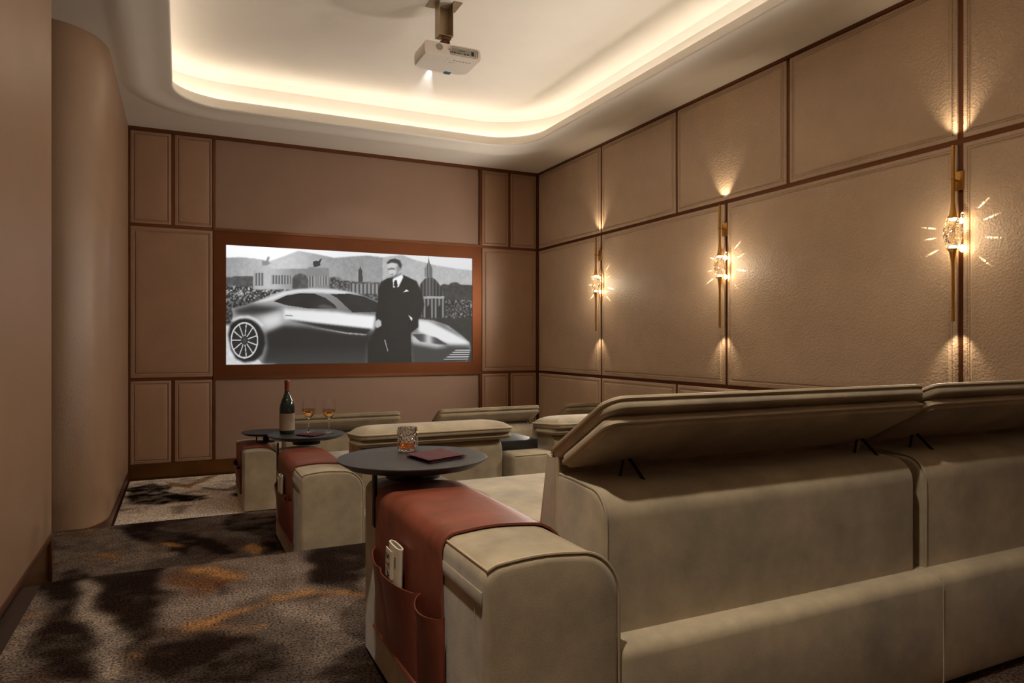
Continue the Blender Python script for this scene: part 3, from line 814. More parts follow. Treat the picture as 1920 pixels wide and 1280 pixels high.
def seat_section(F, root, x0, x1, tilt, bulge=.03, depth=1.215, hinges=True, headrest_over=.0):
    k = F.k
    g = .006
    # seat cushion and plinth below it
    b = nb(); box(b, x0+g, x1-g, F.y(.40), F.y(depth), F.z(.24), F.z(.463), .035*k, 4)
    obj('seat_cushion', b, M['nubuck'], root, angle=50)
    b = nb(); box(b, x0+g*2, x1-g*2, F.y(.30), F.y(depth-.03), F.z(.02), F.z(.25), .012*k, 2)
    obj('seat_base', b, M['nubuck'], root)
    # rear shell of the back, rounded at its upper corners
    w = (x1-x0)/k
    pr = [(.29, .03), (.068, .03), (.068, .30), (.068, .575)]
    pr += [(.068+.062*(1-math.cos(q)), .575+.066*math.sin(q)) for q in [PI/2*j/7 for j in range(1, 8)]]
    pr += [(.21, .646), (.29, .648)]
    b = nb(); rings = []
    for x, ins in ((.002, .012), (.004, .005), (.010, .001), (.016, 0), (w*.5, 0), (w-.040, 0), (w-.034, .001), (w-.028, .005), (w-.026, .012)):
        rings.append([F.P(x0+x*k, y+ins*(1 if y < .18 else 0), z-ins*(1 if z > .5 else 0)) for y, z in pr])
    loft(b, rings)
    body = obj('backrest', b, M['nubuck'], root, angle=40)
    b = nb(); tube(b, [F.P(x0+.008*k, y, z) for y, z in pr[-1:1:-1]], .0035*k, 6); obj('seam', b, M['nubuck'], body)
    # inner back cushion with piped edges
    prof = [(.382, .45), (.329, .690), (.283, .690), (.290, .45)]
    b = nb()
    rings = []
    for x, s in ((0, .82), (.010, 1), (w-.010, 1), (w, .82)):
        cy = .325; cz = .57
        rings.append([F.P(x0+x*k, cy+(p[0]-cy)*(s if s < 1 else 1), cz+(p[1]-cz)*(.97 if s < 1 else 1)) for p in prof])
    loft(b, rings)
    back = obj('back_cushion', b, M['nubuck'], root, angle=30)
    for p, q in ((prof[0], prof[1]), (prof[2], prof[3])):
        for x in (.004, w-.004):
            b = nb(); tube(b, [F.P(x0+x*k, p[0], p[1]), F.P(x0+x*k, q[0], q[1])], .005*k, 6)
            obj('piping', b, M['piping'], back)
    # headrest: two stacked pads that tip backwards over the shell
    T = math.radians(tilt); A = (.331, .690); o = headrest_over
    def hp(a, bb, nn):
        y = A[0]-bb*math.cos(T)+nn*math.sin(T); z = A[1]+bb*math.sin(T)+nn*math.cos(T)
        return F.P(x0+(a-o)*k, y, z)
    W = w+2*o
    b = nb(); rf = cushion_rings(b, W-.004, .326, -.026, 0, .045, 0, bulge, hp, edge=.012)
    head = obj('headrest', b, M['nubuck'], root, angle=45)
    b = nb(); tube(b, rf(-.001, -.001), .0055*k, 6, closed=True); obj('piping', b, M['piping'], head)
    hp2 = lambda a, bb, nn: hp(a+.002, bb+.05, nn)
    b = nb(); rf2 = cushion_rings(b, W-.008, .246, -.058, -.028, .028, .012, 0, hp2, edge=.013)
    obj('headrest_flap', b, M['nubuck'], head, angle=45)
    b = nb(); tube(b, rf2(-.001, -.046), .0055*k, 6, closed=True); obj('piping', b, M['piping'], head)
    if hinges:
        for xh in (.155, w-.085):
            b = nb()
            top = hp(xh+o, .11, -.060)
            f1 = F.P(x0+(xh-.020)*k, .205, .642); f2 = F.P(x0+(xh+.018)*k, .155, .640)
            tube(b, [f1, top+Vector((-.006*k, 0, 0))], .0036*k, 6); tube(b, [f2, top+Vector((.004*k, 0, 0))], .0046*k, 6)
            tube(b, [top+Vector((-.012*k, 0, 0)), top+Vector((.012*k, 0, 0))], .006*k, 6)
            obj('hinge', b, M['black'], head)

def console(F, root, x0, x1, h=.556):
    b = nb(); box(b, x0+.003, x1-.003, F.y(.02), F.y(1.02), F.z(.015), F.z(h), .028*F.k, 4)
    c_ = obj('console', b, M['nubuck'], root, angle=40)
    b = nb(); tube(b, [F.P(x, .024, h-.010) for x in (x0+.03, x1-.03)], .003, 6); obj('piping', b, M['piping'], c_)

def rear_band(F, root, x0, x1, seams):
    b = nb(); box(b, x0, x1, F.y(.0), F.y(.31), F.z(.012), F.z(.325), .030*F.k, 4)
    r_ = obj('rear_panel', b, M['nubuck'], root, angle=40)
    for x in seams:
        b = nb(); tube(b, [F.P(x, .03, .326), F.P(x, .008, .318), F.P(x, -.0005, .295), F.P(x, -.0005, .02)], .0018, 5)
        obj('seam', b, M['nubuck'], r_)

def sofa(F, label, x_arm, w_arm, sections, consoles, right_arm, tilt, seams, bulge, over=0.0, hinges=True):
    x_end = right_arm[0]+right_arm[1] if right_arm else sections[-1][1]
    t = thing('sofa', label, 'sofa', ((x_arm+x_end)/2, F.y(.6), F.L), 'rows of taupe reclining sofas')
    armrest(F, t, x_arm, w_arm)
    for x0, x1 in sections: seat_section(F, t, x0, x1, tilt, bulge, hinges=hinges, headrest_over=over)
    for x0, x1 in consoles: console(F, t, x0, x1)
    if right_arm: armrest(F, t, right_arm[0], right_arm[1], mirror=True)
    rear_band(F, t, x_arm+w_arm-.004, (right_arm[0] if right_arm else x_end)+.004, seams)
    return t

F3 = Frame(1.234, L3, 1.0); F2 = Frame(3.53, L2, 1.0); F1 = Frame(5.80, L1, .86)
sofa(F3, 'nearest taupe sofa, seen from behind, with raised flap headrests', .53, .312, [(.845, 1.925), (1.938, 3.0)], [], (3.0, .312), 30, [1.92], .012)
sofa(F2, 'middle taupe sofa with folded headrests, below the near round table', .53, .312, [(.845, 1.682), (1.985, 2.80)], [(1.684, 1.983)], (2.80, .312), 4, [1.69, 1.98], .045, .02)
sofa(F1, 'farthest taupe sofa in the row below the screen', .443, .271, [(.765, 1.72), (2.07, 3.08), (3.37, 3.93)], [(1.722, 2.068), (3.082, 3.368)], None, 30, [1.73, 2.07], .012)

# ------------------------------------------------------------------ leather caddies, tables
def caddy(F, x0, w, label):
    k = F.k
    t = thing('armrest_caddy', label, 'armrest caddy', F.P(x0+w/2, .5, .10), 'leather caddies draped over the sofa arms')
    path = []
    a = arm_section(w/k, .540, .004, .035, .10); c_ = arm_section(w/k, .540, .0095, .035, .10)
    def cut(p):
        p = p[:]; p[0] = (p[0][0], .135); p[1] = (p[1][0], .25); p[-1] = (p[-1][0], .468); p[-2] = (p[-2][0], .478)
        return p
    a, c_ = cut(a), cut(c_)
    # the flap hangs a touch away from the arm towards its hem
    loop = c_+a[::-1]
    y0, y1 = .235, .80
    rings = []
    for j in range(9):
        y = y0+(y1-y0)*j/8
        rings.append([F.P(x0+k*p[0], y-(0.03*max(0, (.54-p[1]))/.4 if j == 0 and p[0] < .05 else 0), p[1]) for p in loop])
    b = nb(); loft(b, rings)
    obj('leather_saddle', b, M['saddle'], t, angle=50)
    def pocket(ya, yb_, zb, zt, bulge, folds):
        b = nb(); nu, nv = 25, 9
        front = []; inner = []
        for i in range(nu):
            u = i/(nu-1)
            prof = math.sin(PI*u)**.55 if 0 < u < 1 else 0
            fold = 1-.22*sum(math.exp(-((u-f)/.05)**2) for f in folds)
            cf = []; ci = []
            for j in range(nv):
                v = j/(nv-1)
                d = bulge*prof*fold*(.16+.84*v**1.3)
                z = zb+(zt-zb)*v-(.010*prof*v)
                x = -.0105-d
                cf.append(b.verts.new(F.P(x0+k*x, ya+(yb_-ya)*u, z))); ci.append(b.verts.new(F.P(x0+k*(x+.003), ya+(yb_-ya)*u, z)))
            front.append(cf); inner.append(ci)
        for i in range(nu-1):
            for j in range(nv-1):
                b.faces.new((front[i][j], front[i+1][j], front[i+1][j+1], front[i][j+1]))
                b.faces.new((inner[i][j], inner[i][j+1], inner[i+1][j+1], inner[i+1][j]))
            b.faces.new((front[i][-1], front[i+1][-1], inner[i+1][-1], inner[i][-1]))
        obj('pocket', b, M['saddle'], t, angle=60)
    pocket(.205, .372, .148, .372, .034, [])
    pocket(.372, .795, .148, .372, .040, [.60])
    b = nb(); tube(b, [F.P(x0-k*.010, y, .140) for y in (.205, .35, .5, .65, .797)], .0095*k, 8)
    obj('hem', b, M['saddle'], t)
    return t
caddy(F3, .53, .312, 'red-brown leather caddy draped over the nearest sofa arm')
caddy(F2, .53, .312, 'red-brown leather caddy on the middle sofa arm, under the wine table')
caddy(F1, .443, .271, 'red-brown leather caddy on the farthest sofa arm')

def table(F, x, y, top, label, x_pole, y_pole, z_pole=.425):
    k = F.k
    c_ = F.P(x, y, 0)
    t = thing('side_table', label, 'side table', (x, F.y(y), F.z(.548)), 'round charcoal tables swivelling over the sofa arms')
    b = nb(); r = .234
    lathe(b, [(0, -.024*k), (r*.5*k, -.024*k), ((r-.030)*k, -.024*k), ((r-.006)*k, -.009*k), (r*k, -.004*k), (r*k, -.001*k), ((r-.003)*k, 0), (r*.6*k, 0), (0, 0)], (c_.x, c_.y, F.z(top)), 72)
    obj('tabletop', b, M['woodtop'], t, angle=40)
    b = nb(); lathe(b, [(0, 0), (.085*k, 0), (.085*k, .010*k), (.03*k, .012*k), (.03*k, F.k*(top-.024-.552)), (0, F.k*(top-.024-.552))], (c_.x, c_.y, F.z(.5515)), 32)
    obj('swivel_plate', b, M['black'], t)
    b = nb()
    box(b, x_pole-.008, x_pole+.002, F.y(y_pole-.014), F.y(y_pole+.014), F.z(z_pole), F.z(top-.022), .002)
    obj('support_post', b, M['black'], t)
    return t
table(F3, .663, .886, .615, 'nearest round charcoal table with tumbler and maroon napkin', .526, .818)
table(F2, .718, 1.00, .615, 'round charcoal table with wine bottle and two wine glasses', .526, .818)
table(F1, .665, .62, .655, 'farthest round charcoal table, empty, behind the wine table', .60, .75, .556)
b = nb(); box(b, 1.692, 1.935, F2.y(.17), F2.y(.80), F2.z(.5565), F2.z(.612), .004)
o = recenter(obj('console_tray', b, M['woodtop'])); tag(o, 'flat charcoal tray top on the console between middle row seats', 'tray')

# ------------------------------------------------------------------ things on the tables
def napkin(label, pts, z, h, group='maroon napkins'):
    cx_ = sum(p[0] for p in pts)/4; cy_ = sum(p[1] for p in pts)/4
    t = thing('napkin', label, 'napkin', (cx_, cy_, z), group)
    for lay in range(3):
        b = nb(); sh = [0, .006, -.004][lay]; sc = [1, .985, .99][lay]
        q = [(cx_+(x-cx_)*sc+sh, cy_+(y-cy_)*sc+sh*.5) for x, y in pts]
        z0 = z+h*lay/3; z1 = z0+h/3*.92
        n = 10; g0, g1 = [], []
        for j in range(n+1):
            r0, r1 = [], []
            for i in range(n+1):
                u, v = i/n, j/n
                x = (q[0][0]*(1-u)+q[1][0]*u)*(1-v)+(q[3][0]*(1-u)+q[2][0]*u)*v
                y = (q[0][1]*(1-u)+q[1][1]*u)*(1-v)+(q[3][1]*(1-u)+q[2][1]*u)*v
                e = min(u, 1-u, v, 1-v)
                rd = h*.12*(1-min(1, e*8)); wob = .0008*math.sin(9*u+lay*2)*math.sin(7*v+1)*(lay+.3)
                r0.append(b.verts.new((x, y, z0+rd))); r1.append(b.verts.new((x, y, z1-rd+abs(wob))))
            g0.append(r0); g1.append(r1)
        for j in range(n):
            for i in range(n):
                b.faces.new((g0[j][i], g0[j+1][i], g0[j+1][i+1], g0[j][i+1])); b.faces.new((g1[j][i], g1[j][i+1], g1[j+1][i+1], g1[j+1][i]))
        def wall(l0, l1):
            for k in range(n): b.faces.new((l0[k], l0[k+1], l1[k+1], l1[k]))
        wall(g0[0], g1[0]); wall(g0[n], g1[n]); wall([r[0] for r in g0], [r[0] for r in g1]); wall([r[n] for r in g0], [r[n] for r in g1])
        obj('folded_layer', b, M['napkin'], t, angle=60)
T3 = F3.z(.615)+.0008; T2 = F2.z(.615)+.0008
napkin('folded maroon napkin beside the tumbler on the nearest table', [(.640, 2.115), (.667, 1.965), (.802, 2.022), (.775, 2.168)], T3, .012)
napkin('folded maroon napkin under a wine glass', [(.640, 4.455), (.730, 4.345), (.815, 4.430), (.735, 4.565)], T2, .008)

# tumbler with a rippled wall and a shallow amber drink
tc_ = (.677, 2.225, T3)
t = thing('whisky_tumbler', 'short rippled glass tumbler with amber drink on the nearest table', 'drinking glass', tc_)
b = nb(); n = 48
def tum(r, z, amp, ph):
    return [(tc_[0]+(r+amp*math.sin(7*a+ph)+amp*.6*math.sin(13*a-ph*1.7))*math.cos(a), tc_[1]+(r+amp*math.sin(7*a+ph)+amp*.6*math.sin(13*a-ph*1.7))*math.sin(a), tc_[2]+z) for a in [2*PI*k/n for k in range(n)]]
outer_ = [tum(.024, .0005, 0, 0), tum(.029, .004, .0004, 1), tum(.0315, .014, .0011, 2), tum(.033, .028, .0012, 3.2), tum(.0335, .042, .0012, 4.5), tum(.033, .056, .0010, 6), tum(.0325, .070, .0005, 7), tum(.032, .079, 0, 8)]
inner_ = [tum(.0300, .079, 0, 0), tum(.0300, .060, 0, 0), tum(.0298, .030, 0, 0), tum(.0285, .012, 0, 0), tum(.022, .009, 0, 0)]
loft(b, outer_+inner_)
obj('glass_body', b, M['cutglass'], t, angle=50)
b = nb(); loft(b, [tum(.0215, .0095, 0, 0), tum(.0283, .0125, 0, 0), tum(.0296, .030, 0, 0), tum(.0293, .0315, 0, 0)])
obj('drink', b, M['whisky'], t)

def wine_glass(c_, label):
    t = thing('wine_glass', label, 'wine glass', c_, 'stemmed wine glasses')
    b = nb()
    o_ = [(.033, .0008), (.034, .002), (.028, .004), (.010, .0075), (.0042, .014), (.0036, .05), (.0040, .085), (.0065, .092), (.020, .102), (.034, .118), (.0415, .136), (.0415, .150), (.038, .185), (.0345, .216)]
    i_ = [(.0337, .216), (.0372, .185), (.0405, .150), (.0403, .136), (.033, .1195), (.019, .1045), (0, .097)]
    lathe(b, [(0, .0008)]+o_+i_, c_, 40)
    obj('glass_body', b, M['glass'], t, angle=50)
    b = nb(); lathe(b, [(0, .0975), (.0188, .105), (.0326, .1200), (.0398, .1362), (.0400, .1480), (0, .1480)], c_, 40)
    obj('wine', b, M['amber'], t)
wine_glass((.728, 4.50, T2+.0085), 'stemmed wine glass standing on the maroon napkin')
wine_glass((.852, 4.49, T2), 'stemmed wine glass standing on the bare tabletop')

bc = (.608, 4.59, T2)
t = thing('wine_bottle', 'dark green wine bottle with red foil neck and blank label', 'bottle', bc)
b = nb(); lathe(b, [(0, .003), (.036, .0), (.044, .003), (.046, .010), (.0465, .15), (.045, .172), (.036, .205), (.024, .232), (.0165, .252), (.0148, .275), (.0145, .330), (0, .330)], bc, 48)
obj('bottle_body', b, M['bottle'], t, angle=50)
b = nb(); lathe(b, [(.0153, .266), (.0155, .268), (.0155, .318), (.0165, .320), (.0165, .334), (.015, .337), (0, .337)], bc, 40); obj('foil_capsule', b, M['foil'], t)
b = nb(); lab = []
for i in range(33):
    a = math.radians(-170+220*i/32)-.9
    lab.append((bc[0]+.0471*math.cos(a), bc[1]+.0471*math.sin(a)))
vs = [[b.verts.new((x, y, bc[2]+z)) for z in (.022, .128)] for x, y in lab]
for a, c_ in zip(vs, vs[1:]): b.faces.new((a[0], c_[0], c_[1], a[1]))
obj('paper_label', b, M['label'], t, recalc=False)
for z, w_ in ((.095, .5), (.075, .35), (.062, .35)):
    b = nb(); pts = []
    for i in range(9):
        a = math.radians(-112)+w_*(i/8-.5)*1.2
        pts.append((bc[0]+.0473*math.cos(a), bc[1]+.0473*math.sin(a), bc[2]+z))
    vs = [[b.verts.new(p), b.verts.new((p[0], p[1], p[2]+.0025))] for p in pts]
    for a, c_ in zip(vs, vs[1:]): b.faces.new((a[0], c_[0], c_[1], a[1]))

# rolled newspapers standing in the caddy pockets
def newspaper(F, label, k=1.0):
    x0 = .53
    t = thing('newspaper', label, 'newspaper', F.P(x0-.026, .52, .315), 'folded newspapers in the caddy pockets')
    b = nb()
    # folded sheets: a flattened roll in plan, extruded upward, tilted a little
    plan = []
    for kx in range(28):
        a = 2*PI*kx/28
        plan.append((.0095*math.sin(a), .052*math.copysign(abs(math.cos(a))**.6, math.cos(a))))
    plan2 = [(.55*p[0], .86*p[1]) for p in plan]
    def lean(z): return (z-.25)*.08
    X = lambda z: -.027
    yc = .535
    R_ = [[F.P(x0+X(z)+p[0], yc+p[1]-lean(z), z) for p in plan] for z in (.335, .38, .452)]
    R_ += [[F.P(x0+X(z)+p[0], yc+p[1]-lean(z), z) for p in plan2] for z in (.452, .355)]
    loft(b, R_)
    obj('rolled_pages', b, M['paper'], t, angle=50)
    b = nb()
    # outer folded leaf on the face that looks into the aisle
    f0 = [(-.040, .050), (-.042, .02), (-.041, -.004), (-.0365, -.010)]
    i0 = [(-.0375, .050), (-.0395, .02), (-.0385, -.004), (-.035, -.009)]
    loop = f0+i0[::-1]
    loft(b, [[F.P(x0+p[0], yc+p[1]-lean(z), z) for p in loop] for z in (.362, .40, .437)])
    obj('front_leaf', b, M['paper'], t, angle=40)
    cu = bpy.data.curves.new('headline', 'FONT'); cu.body = 'STA'; cu.size = .040; cu.align_x = 'LEFT'; cu.extrude = .0003
    tmp = bpy.data.objects.new('headline', cu); COL.objects.link(tmp)
    bpy.context.view_layer.update()
    me = bpy.data.meshes.new_from_object(tmp.evaluated_get(bpy.context.evaluated_depsgraph_get()))
    bpy.data.objects.remove(tmp)
    # letters read downward along the roll: text x -> -z, text y -> towards the eye side
    Mx = Matrix(((0, 0, -1, 0), (0, -1, 0, 0), (-1, 0, 0, 0), (0, 0, 0, 1)))
    me.transform(Mx)
    p = F.P(x0-.0425, yc+.036-.014, .428)
    me.transform(Matrix.Translation(p-Vector(t.location)))
    me.materials.append(M['ink'])
    o_ = bpy.data.objects.new('headline', me); COL.objects.link(o_); o_.parent = t
    b = nb()
    for i in range(5):
        z = .425-.006*i
        box(b, x0-.0366, x0-.0362, F.y(yc-.022-lean(z)-.006), F.y(yc-.016-lean(z)), F.z(z-.002), F.z(z))
    obj('small_print', b, M['ink'], t, smooth=False)
newspaper(F3, 'folded newspaper in the pocket of the nearest leather caddy')
newspaper(F2, 'folded newspaper in the pocket of the middle sofa caddy')

# ------------------------------------------------------------------ sconces
def sconce(y, label, k):
    zc = .616; x = R-.062
    t = thing('wall_sconce', label, 'wall sconce', (R, y, zc), 'brass and crystal wall sconces')
    def rod(z0, z1):
        n = 12; pts = []; rad = []
        for i in range(n+1):
            u = i/n; pts.append((x, y, z0+(z1-z0)*u)); rad.append(.0095+.015*max(0, 1-u*4.2)**1.6)
        b = nb(); tube(b, pts, rad, 16); obj('brass_rod', b, M['brass'], t)
    rod(zc+.085, zc+.497); rod(zc-.085, zc-.497)
    b = nb(); box(b, R-.010, R+.006, y-.024, y+.036, .865, .972, .001); obj('back_plate', b, M['brass'], t)
    b = nb(); tube(b, [(x-.018, y, .923), (x, y, .923), (R-.009, y+.004, .918)], .0045, 8); obj('arm', b, M['brass'], t)
    b = nb(); n = 9; rings = []
    prof_ = [(.012, -.105), (.026, -.098), (.037, -.060), (.044, -.02), (.045, .02), (.038, .055), (.027, .095), (.012, .108)]
    for j, (r, z) in enumerate(prof_):
        rings.append([(x+r*(1+.10*math.sin(3*a+j))*math.cos(a+j*.22), y+r*(1+.10*math.cos(2*a+j))*math.sin(a+j*.22), zc+z) for a in [2*PI*q/n for q in range(n)]])
    loft(b, rings); obj('crystal', b, M['crystal'], t, smooth=False)
    rs = random.Random(k*11+3)
    for s in (1, -1):
        b = nb()
        bmesh.ops.create_uvsphere(b, u_segments=12, v_segments=8, radius=.012)
        bmesh.ops.translate(b, verts=b.verts, vec=(x, y, zc+s*.078))
        obj('bulb', b, M['filament'], t)
    # a few little crystal buds on the wall side; two glow, standing in for glints
    for i in range(5):
        b = nb(); a = rs.uniform(-.8, .8); zz = zc+[-.085, -.04, .02, .07, .10][i]
        bmesh.ops.create_icosphere(b, subdivisions=1, radius=.010+.005*rs.random())
        bmesh.ops.scale(b, verts=b.verts, vec=(1, .9, 1.5))
        bmesh.ops.translate(b, verts=b.verts, vec=(x+.036+.004*math.cos(a*4), y-.012+.02*math.sin(a*3), zz))
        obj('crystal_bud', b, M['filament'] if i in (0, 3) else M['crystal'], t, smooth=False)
    warm = (1, .74, .42)
    spot('sconce_uplight', (x, y, zc+.51), (.13, 0, 1), SCONCE_UP, 82, .75, (1, .80, .55), .006)
    spot('sconce_downlight', (x, y, zc-.51), (.13, 0, -1), SCONCE_UP*.8, 82, .75, (1, .80, .55), .006)
    point('sconce_glow', (x-.13, y, zc), SCONCE_GLOW*(2 if k == 3 else 4), (1, .84, .62), .02)  # unseen lamp floating before the sconce, added to brighten the wall
    point('sconce_glow', (x+.045, y-.03, zc+.03), SCONCE_GLOW*.10, warm, .01)
    spot('sconce_room_fill', (x-.19, y, zc), (-1, 0, 0), SCONCE_ROOM, 168, .4, (1, .93, .82), .15)  # unseen fill spot added before each sconce to lift soffit and far walls
    for i in range(8):  # narrow added spots graze the wall, standing in for streaks from the crystal
        a = [.30, .62, -.25, 2.85, 3.2, 3.55, -.7, .95][i]+rs.uniform(-.1, .1)
        d = Vector((.12+.03*rs.random(), -math.cos(a), math.sin(a)))
        spot('sconce_glint', (x+.041, y-.058*math.cos(a), zc+.085*math.sin(a)*1.5), d, SCONCE_STREAK*rs.uniform(.3, 1.1), 4.5+3*rs.random(), .9, warm, .001)
sconce(6.219, 'farthest brass and crystal wall sconce, nearest the screen corner', 1)
sconce(4.358, 'middle one of the three brass and crystal wall sconces', 2)
sconce(2.476, 'nearest and largest looking brass and crystal wall sconce', 3)

# ------------------------------------------------------------------ projector
PXc, PYr = 1.789, 4.752                      # centre line and rear face
zb, zt = 2.074, 2.168; W2 = .2155; DP = .307
t = thing('projector', 'white ceiling projector on a metal bracket, throwing a faint beam', 'projector', (PXc, PYr+.13, zb))
def plan_outline(w2, y0, y1, rf):
    pts = [(-w2, y0), (w2, y0)]
    for k_ in range(9):
        a = k_/8*PI/2; pts.append((w2-rf+rf*math.cos(a), y1-rf*.75+rf*.75*math.sin(a)))
    pts.append((0, y1+.012))
    for k_ in range(9):
        a = PI/2+k_/8*PI/2; pts.append((-w2+rf+rf*math.cos(a), y1-rf*.75+rf*.75*math.sin(a)))
    return pts
b = nb()
rings = []
for z, s in ((zb, .955), (zb+.006, .985), (zb+.02, 1.0), (zt-.03, 1.0), (zt-.01, .985), (zt, .95)):
    rings.append([(PXc+x*s, PYr+DP/2+(y-DP/2)*s, z) for x, y in plan_outline(W2, 0, DP, .09)])
loft(b, rings); body = obj('projector_body', b, M['white'], t, angle=40)
yf = PYr-.0005
def port(x, z, w, h, mat, name='port', d=.002, inset=0):
    b = nb(); box(b, PXc+x-w/2, PXc+x+w/2, yf-d, yf+.006, z-h/2, z+h/2, min(w, h)*.2); obj(name, b, M[mat], body)
port(.085, zb+.049, .215, .060, 'grey', 'rear_panel', .0008)
for x in (.0, .024): port(x-.012, zb+.038, .016, .007, 'port')
port(.045, zb+.036, .030, .010, 'green')
for x in (.045, .061, .074, .087): port(x, zb+.056, .008, .008, 'green' if x < .05 else 'port')
port(.092, zb+.036, .012, .011, 'port'); port(.115, zb+.037, .016, .009, 'port')
port(.152, zb+.049, .026, .034, 'port'); port(-.02, zb+.053, .045, .005, 'grey')
b = nb(); r_ = []
for q in range(24):
    a = 2*PI*q/24; r_.append((PXc-.105+.026*math.cos(a), zb+.058+.024*math.sin(a)))
loft(b, [[(x, yf-.0012, z) for x, z in r_], [(x, yf+.004, z) for x, z in r_]]); obj('speaker_grille', b, M['grey'], body)
b = nb(); box(b, PXc+.035, PXc+.085, PYr+DP-.035, PYr+DP+.004, zb-.006, zb+.004, .002); obj('foot_lever', b, M['teal'], body)
b = nb(); box(b, PXc-.005, PXc+.045, PYr+.09, PYr+.094, zb-.001, zb+.001); obj('print_line', b, M['grey'], body)
for q in range(6):
    b = nb(); box(b, PXc+.02+.024*q, PXc+.034+.024*q, PYr+.045, PYr+.058, zb-.0008, zb+.001); obj('symbol', b, M['grey'], body)
for q in range(2):
    b = nb(); box(b, PXc-.03, PXc-.029, PYr+.02+.05*q, PYr+.06+.05*q, zb-.0006, zb+.001); obj('cover_line', b, M['grey'], body)
# lens in the front
lx, lz = PXc-.055, zb+.045
b = nb(); ls = []
for rr_, dy in ((.034, -.02), (.034, .016), (.027, .016), (.024, .008)):
    ls.append([(lx+rr_*math.cos(2*PI*q/28), PYr+DP+.0+dy, lz+rr_*math.sin(2*PI*q/28)) for q in range(28)])
loft(b, ls); obj('lens_barrel', b, M['port'], body)
b = nb(); loft(b, [[(lx+rr_*math.cos(2*PI*q/28), PYr+DP+dy, lz+rr_*math.sin(2*PI*q/28)) for q in range(28)] for rr_, dy in ((.022, .009), (.012, .013))])
obj('lens', b, M['lens'], body)
# bracket
br = PXc-.03; by = PYr+.11
mt = None
b = nb()
for s in (-1, 1):
    box(b, br+s*.052-.002, br+s*.052+.002, by-.05, by+.05, zt+.085, UZ-.002)
box(b, br-.052, br+.052, by+.046, by+.05, zt+.11, UZ-.002)
box(b, br-.05, br+.05, by-.048, by+.048, zt+.085, zt+.089)
mt = obj('bracket_column', b, M['aluminium'], t, smooth=False)
for s in (-1, 1):
    b = nb(); box(b, br+min(s*.05, s*.115), br+max(s*.05, s*.115), by-.085, by+.085, UZ-.0045, UZ-.0005); obj('ceiling_plate', b, M['aluminium'], mt, smooth=False)
b = nb(); box(b, br-.028, br+.034, by-.035, by+.035, zt-.003, zt+.062, .004); box(b, br-.036, br+.04, by-.04, by-.034, zt+.058, zt+.086, .002)
obj('tilt_joint', b, M['bronze_dark'], mt)
for q, (dx, dz) in enumerate(((-.03, .03), (.02, .045), (.03, .02))):
    b = nb(); tube(b, [(br+dx, by-.037, zt+dz), (br+dx, by-.042, zt+dz)], .006, 10); obj('screw', b, M['port'], mt)

# hazy light leaving the lens
b = nb()
tgt = Vector((1.77, D, .4)); o0 = Vector((lx, PYr+DP+.018, lz)); dr = (tgt-o0).normalized()
sx = Vector((1, 0, 0)); up_ = sx.cross(dr).normalized()*1
rings = []
for s in (0.0, .05, .2, .45, .8):
    c_ = o0+dr*s; wx, wz = .016+s*.36, .012+s*.20
    rings.append([c_+sx*wx*math.cos(2*PI*q/32)+up_*wz*math.sin(2*PI*q/32) for q in range(32)])
loft(b, rings)
m = bpy.data.materials.new('beam_haze'); m.use_nodes = True
nt = m.node_tree; nt.nodes.remove(nt.nodes['Principled BSDF'])
vs_ = nt.nodes.new('ShaderNodeVolumePrincipled'); vs_.inputs['Color'].default_value = (1, .98, .96, 1)
tcn = nt.nodes.new('ShaderNodeTexCoord'); ln = nt.nodes.new('ShaderNodeVectorMath'); ln.operation = 'LENGTH'
mrn = nt.nodes.new('ShaderNodeMapRange'); mrn.inputs[1].default_value = .02; mrn.inputs[2].default_value = .75; mrn.inputs[3].default_value = .8; mrn.inputs[4].default_value = 0
pw = nt.nodes.new('ShaderNodeMath'); pw.operation = 'POWER'; pw.inputs[1].default_value = 1.5
nt.links.new(tcn.outputs['Object'], ln.inputs[0]); nt.links.new(ln.outputs['Value'], mrn.inputs[0]); nt.links.new(mrn.outputs[0], pw.inputs[0])
nt.links.new(pw.outputs[0], vs_.inputs['Density'])
nt.links.new(vs_.outputs[0], nt.nodes['Material Output'].inputs['Volume'])
M['haze'] = m
bh = obj('light_beam', b, m); bh.data.transform(Matrix.Translation(-o0)); bh.location = o0
tag(bh, 'faint white light beam leaving the projector lens', 'light beam')
sp = spot('projector_lamp', o0+dr*.004, dr, BEAM, 44, .35, (1, .98, .96), .004)
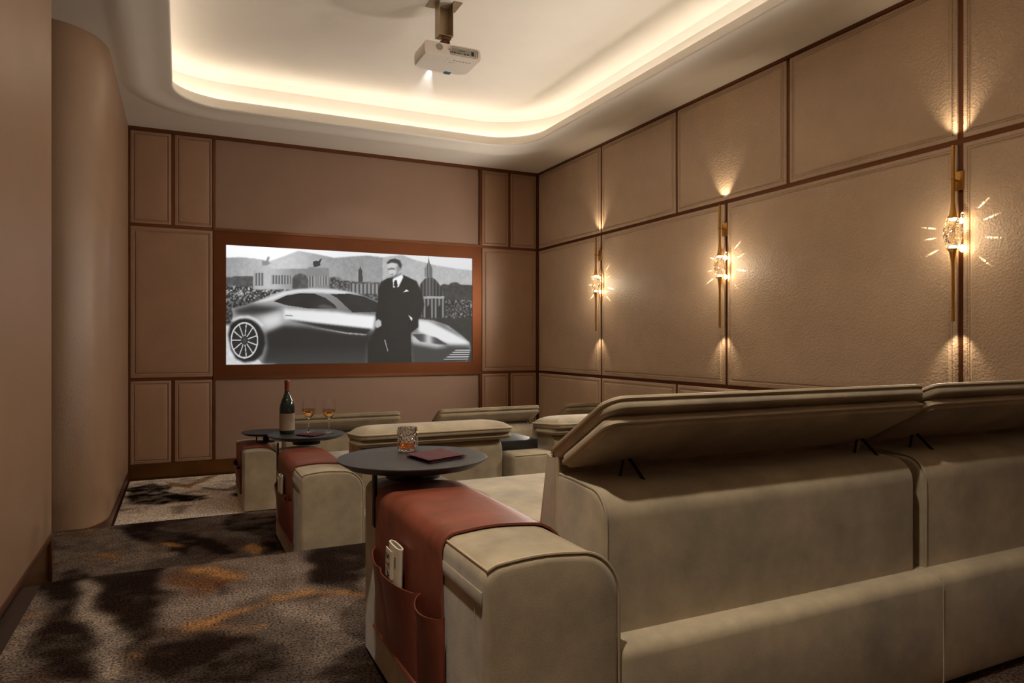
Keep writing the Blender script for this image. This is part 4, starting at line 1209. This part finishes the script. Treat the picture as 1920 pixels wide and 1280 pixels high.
# ------------------------------------------------------------------ lamps
def downlight(x, y, label, energy, size, blend, aim=(0, 0, -1), col=(1, .84, .64), z=CZ, rad=.045):
    t = thing('downlight', label, 'ceiling light', (x, y, z-.004), 'recessed ceiling downlights')
    b = nb(); lathe(b, [(.034, -.001), (.034, -.004), (.048, -.004), (.050, -.001)], (x, y, z), 28, close=True)
    obj('trim_ring', b, M['bronze'], t)
    b = nb(); lathe(b, [(0, -.0015), (.034, -.0015)], (x, y, z), 28); obj('lamp_face', b, M['lens'], t, recalc=False)
    spot('downlight_lamp', (x, y, z-.012), aim, energy, size, blend, col, rad)
for x_, y_, e_, l_ in (  # the last three are fill lamps, added out of view to brighten the seats
        (.12, .80, 330, 'recessed ceiling downlight above the nearest sofa arm'),
        (1.75, 1.15, 40, 'added ceiling fill light above the nearest sofa headrests'),
        (1.05, 3.35, 95, 'added ceiling fill light above the middle sofa left seat'),
        (2.55, 3.0, 90, 'added ceiling fill light above the middle sofa right seat')):
    downlight(x_, y_, l_, e_, 84, .9, z=UZ, aim=(.12, .25, -1) if x_ < .5 else (0, 0, -1), col=(1, .90, .76), rad=.05)
for x_, l_ in ((.55, 'added fill light at the rear wall, nearer the left wall'), (2.6, 'added fill light at the rear wall, nearer the sconce wall')):
    downlight(x_, -1.45, l_, 210, 100, .8, aim=(0, -.25, -1), col=(1, .90, .78))  # both lamps added out of view so headrest undersides get bounced light
# ------------------------------------------------------------------ eye, world, view
w = bpy.data.worlds.new('world'); S.world = w; w.use_nodes = True
w.node_tree.nodes['Background'].inputs['Color'].default_value = (.01, .008, .006, 1)
cam = bpy.data.cameras.new('camera'); cam.sensor_width = 36; cam.lens = 1304/1920*36; cam.shift_y = 2/1920
cam.clip_start = .02
co = bpy.data.objects.new('camera', cam); COL.objects.link(co)
co.location = (0, 0, 0); co.rotation_euler = (PI/2, 0, -math.atan(621/1304))
S.camera = co
for o in list(COL.objects):
    if o.parent is None: o.location = Vector(o.location)+Vector((0, 0, ZC))
vs = S.view_settings
S.display_settings.display_device = 'sRGB'
vs.view_transform = 'Standard'; vs.look = 'None'; vs.gamma = 1; vs.use_curve_mapping = False
vs.exposure = EXPOSURE
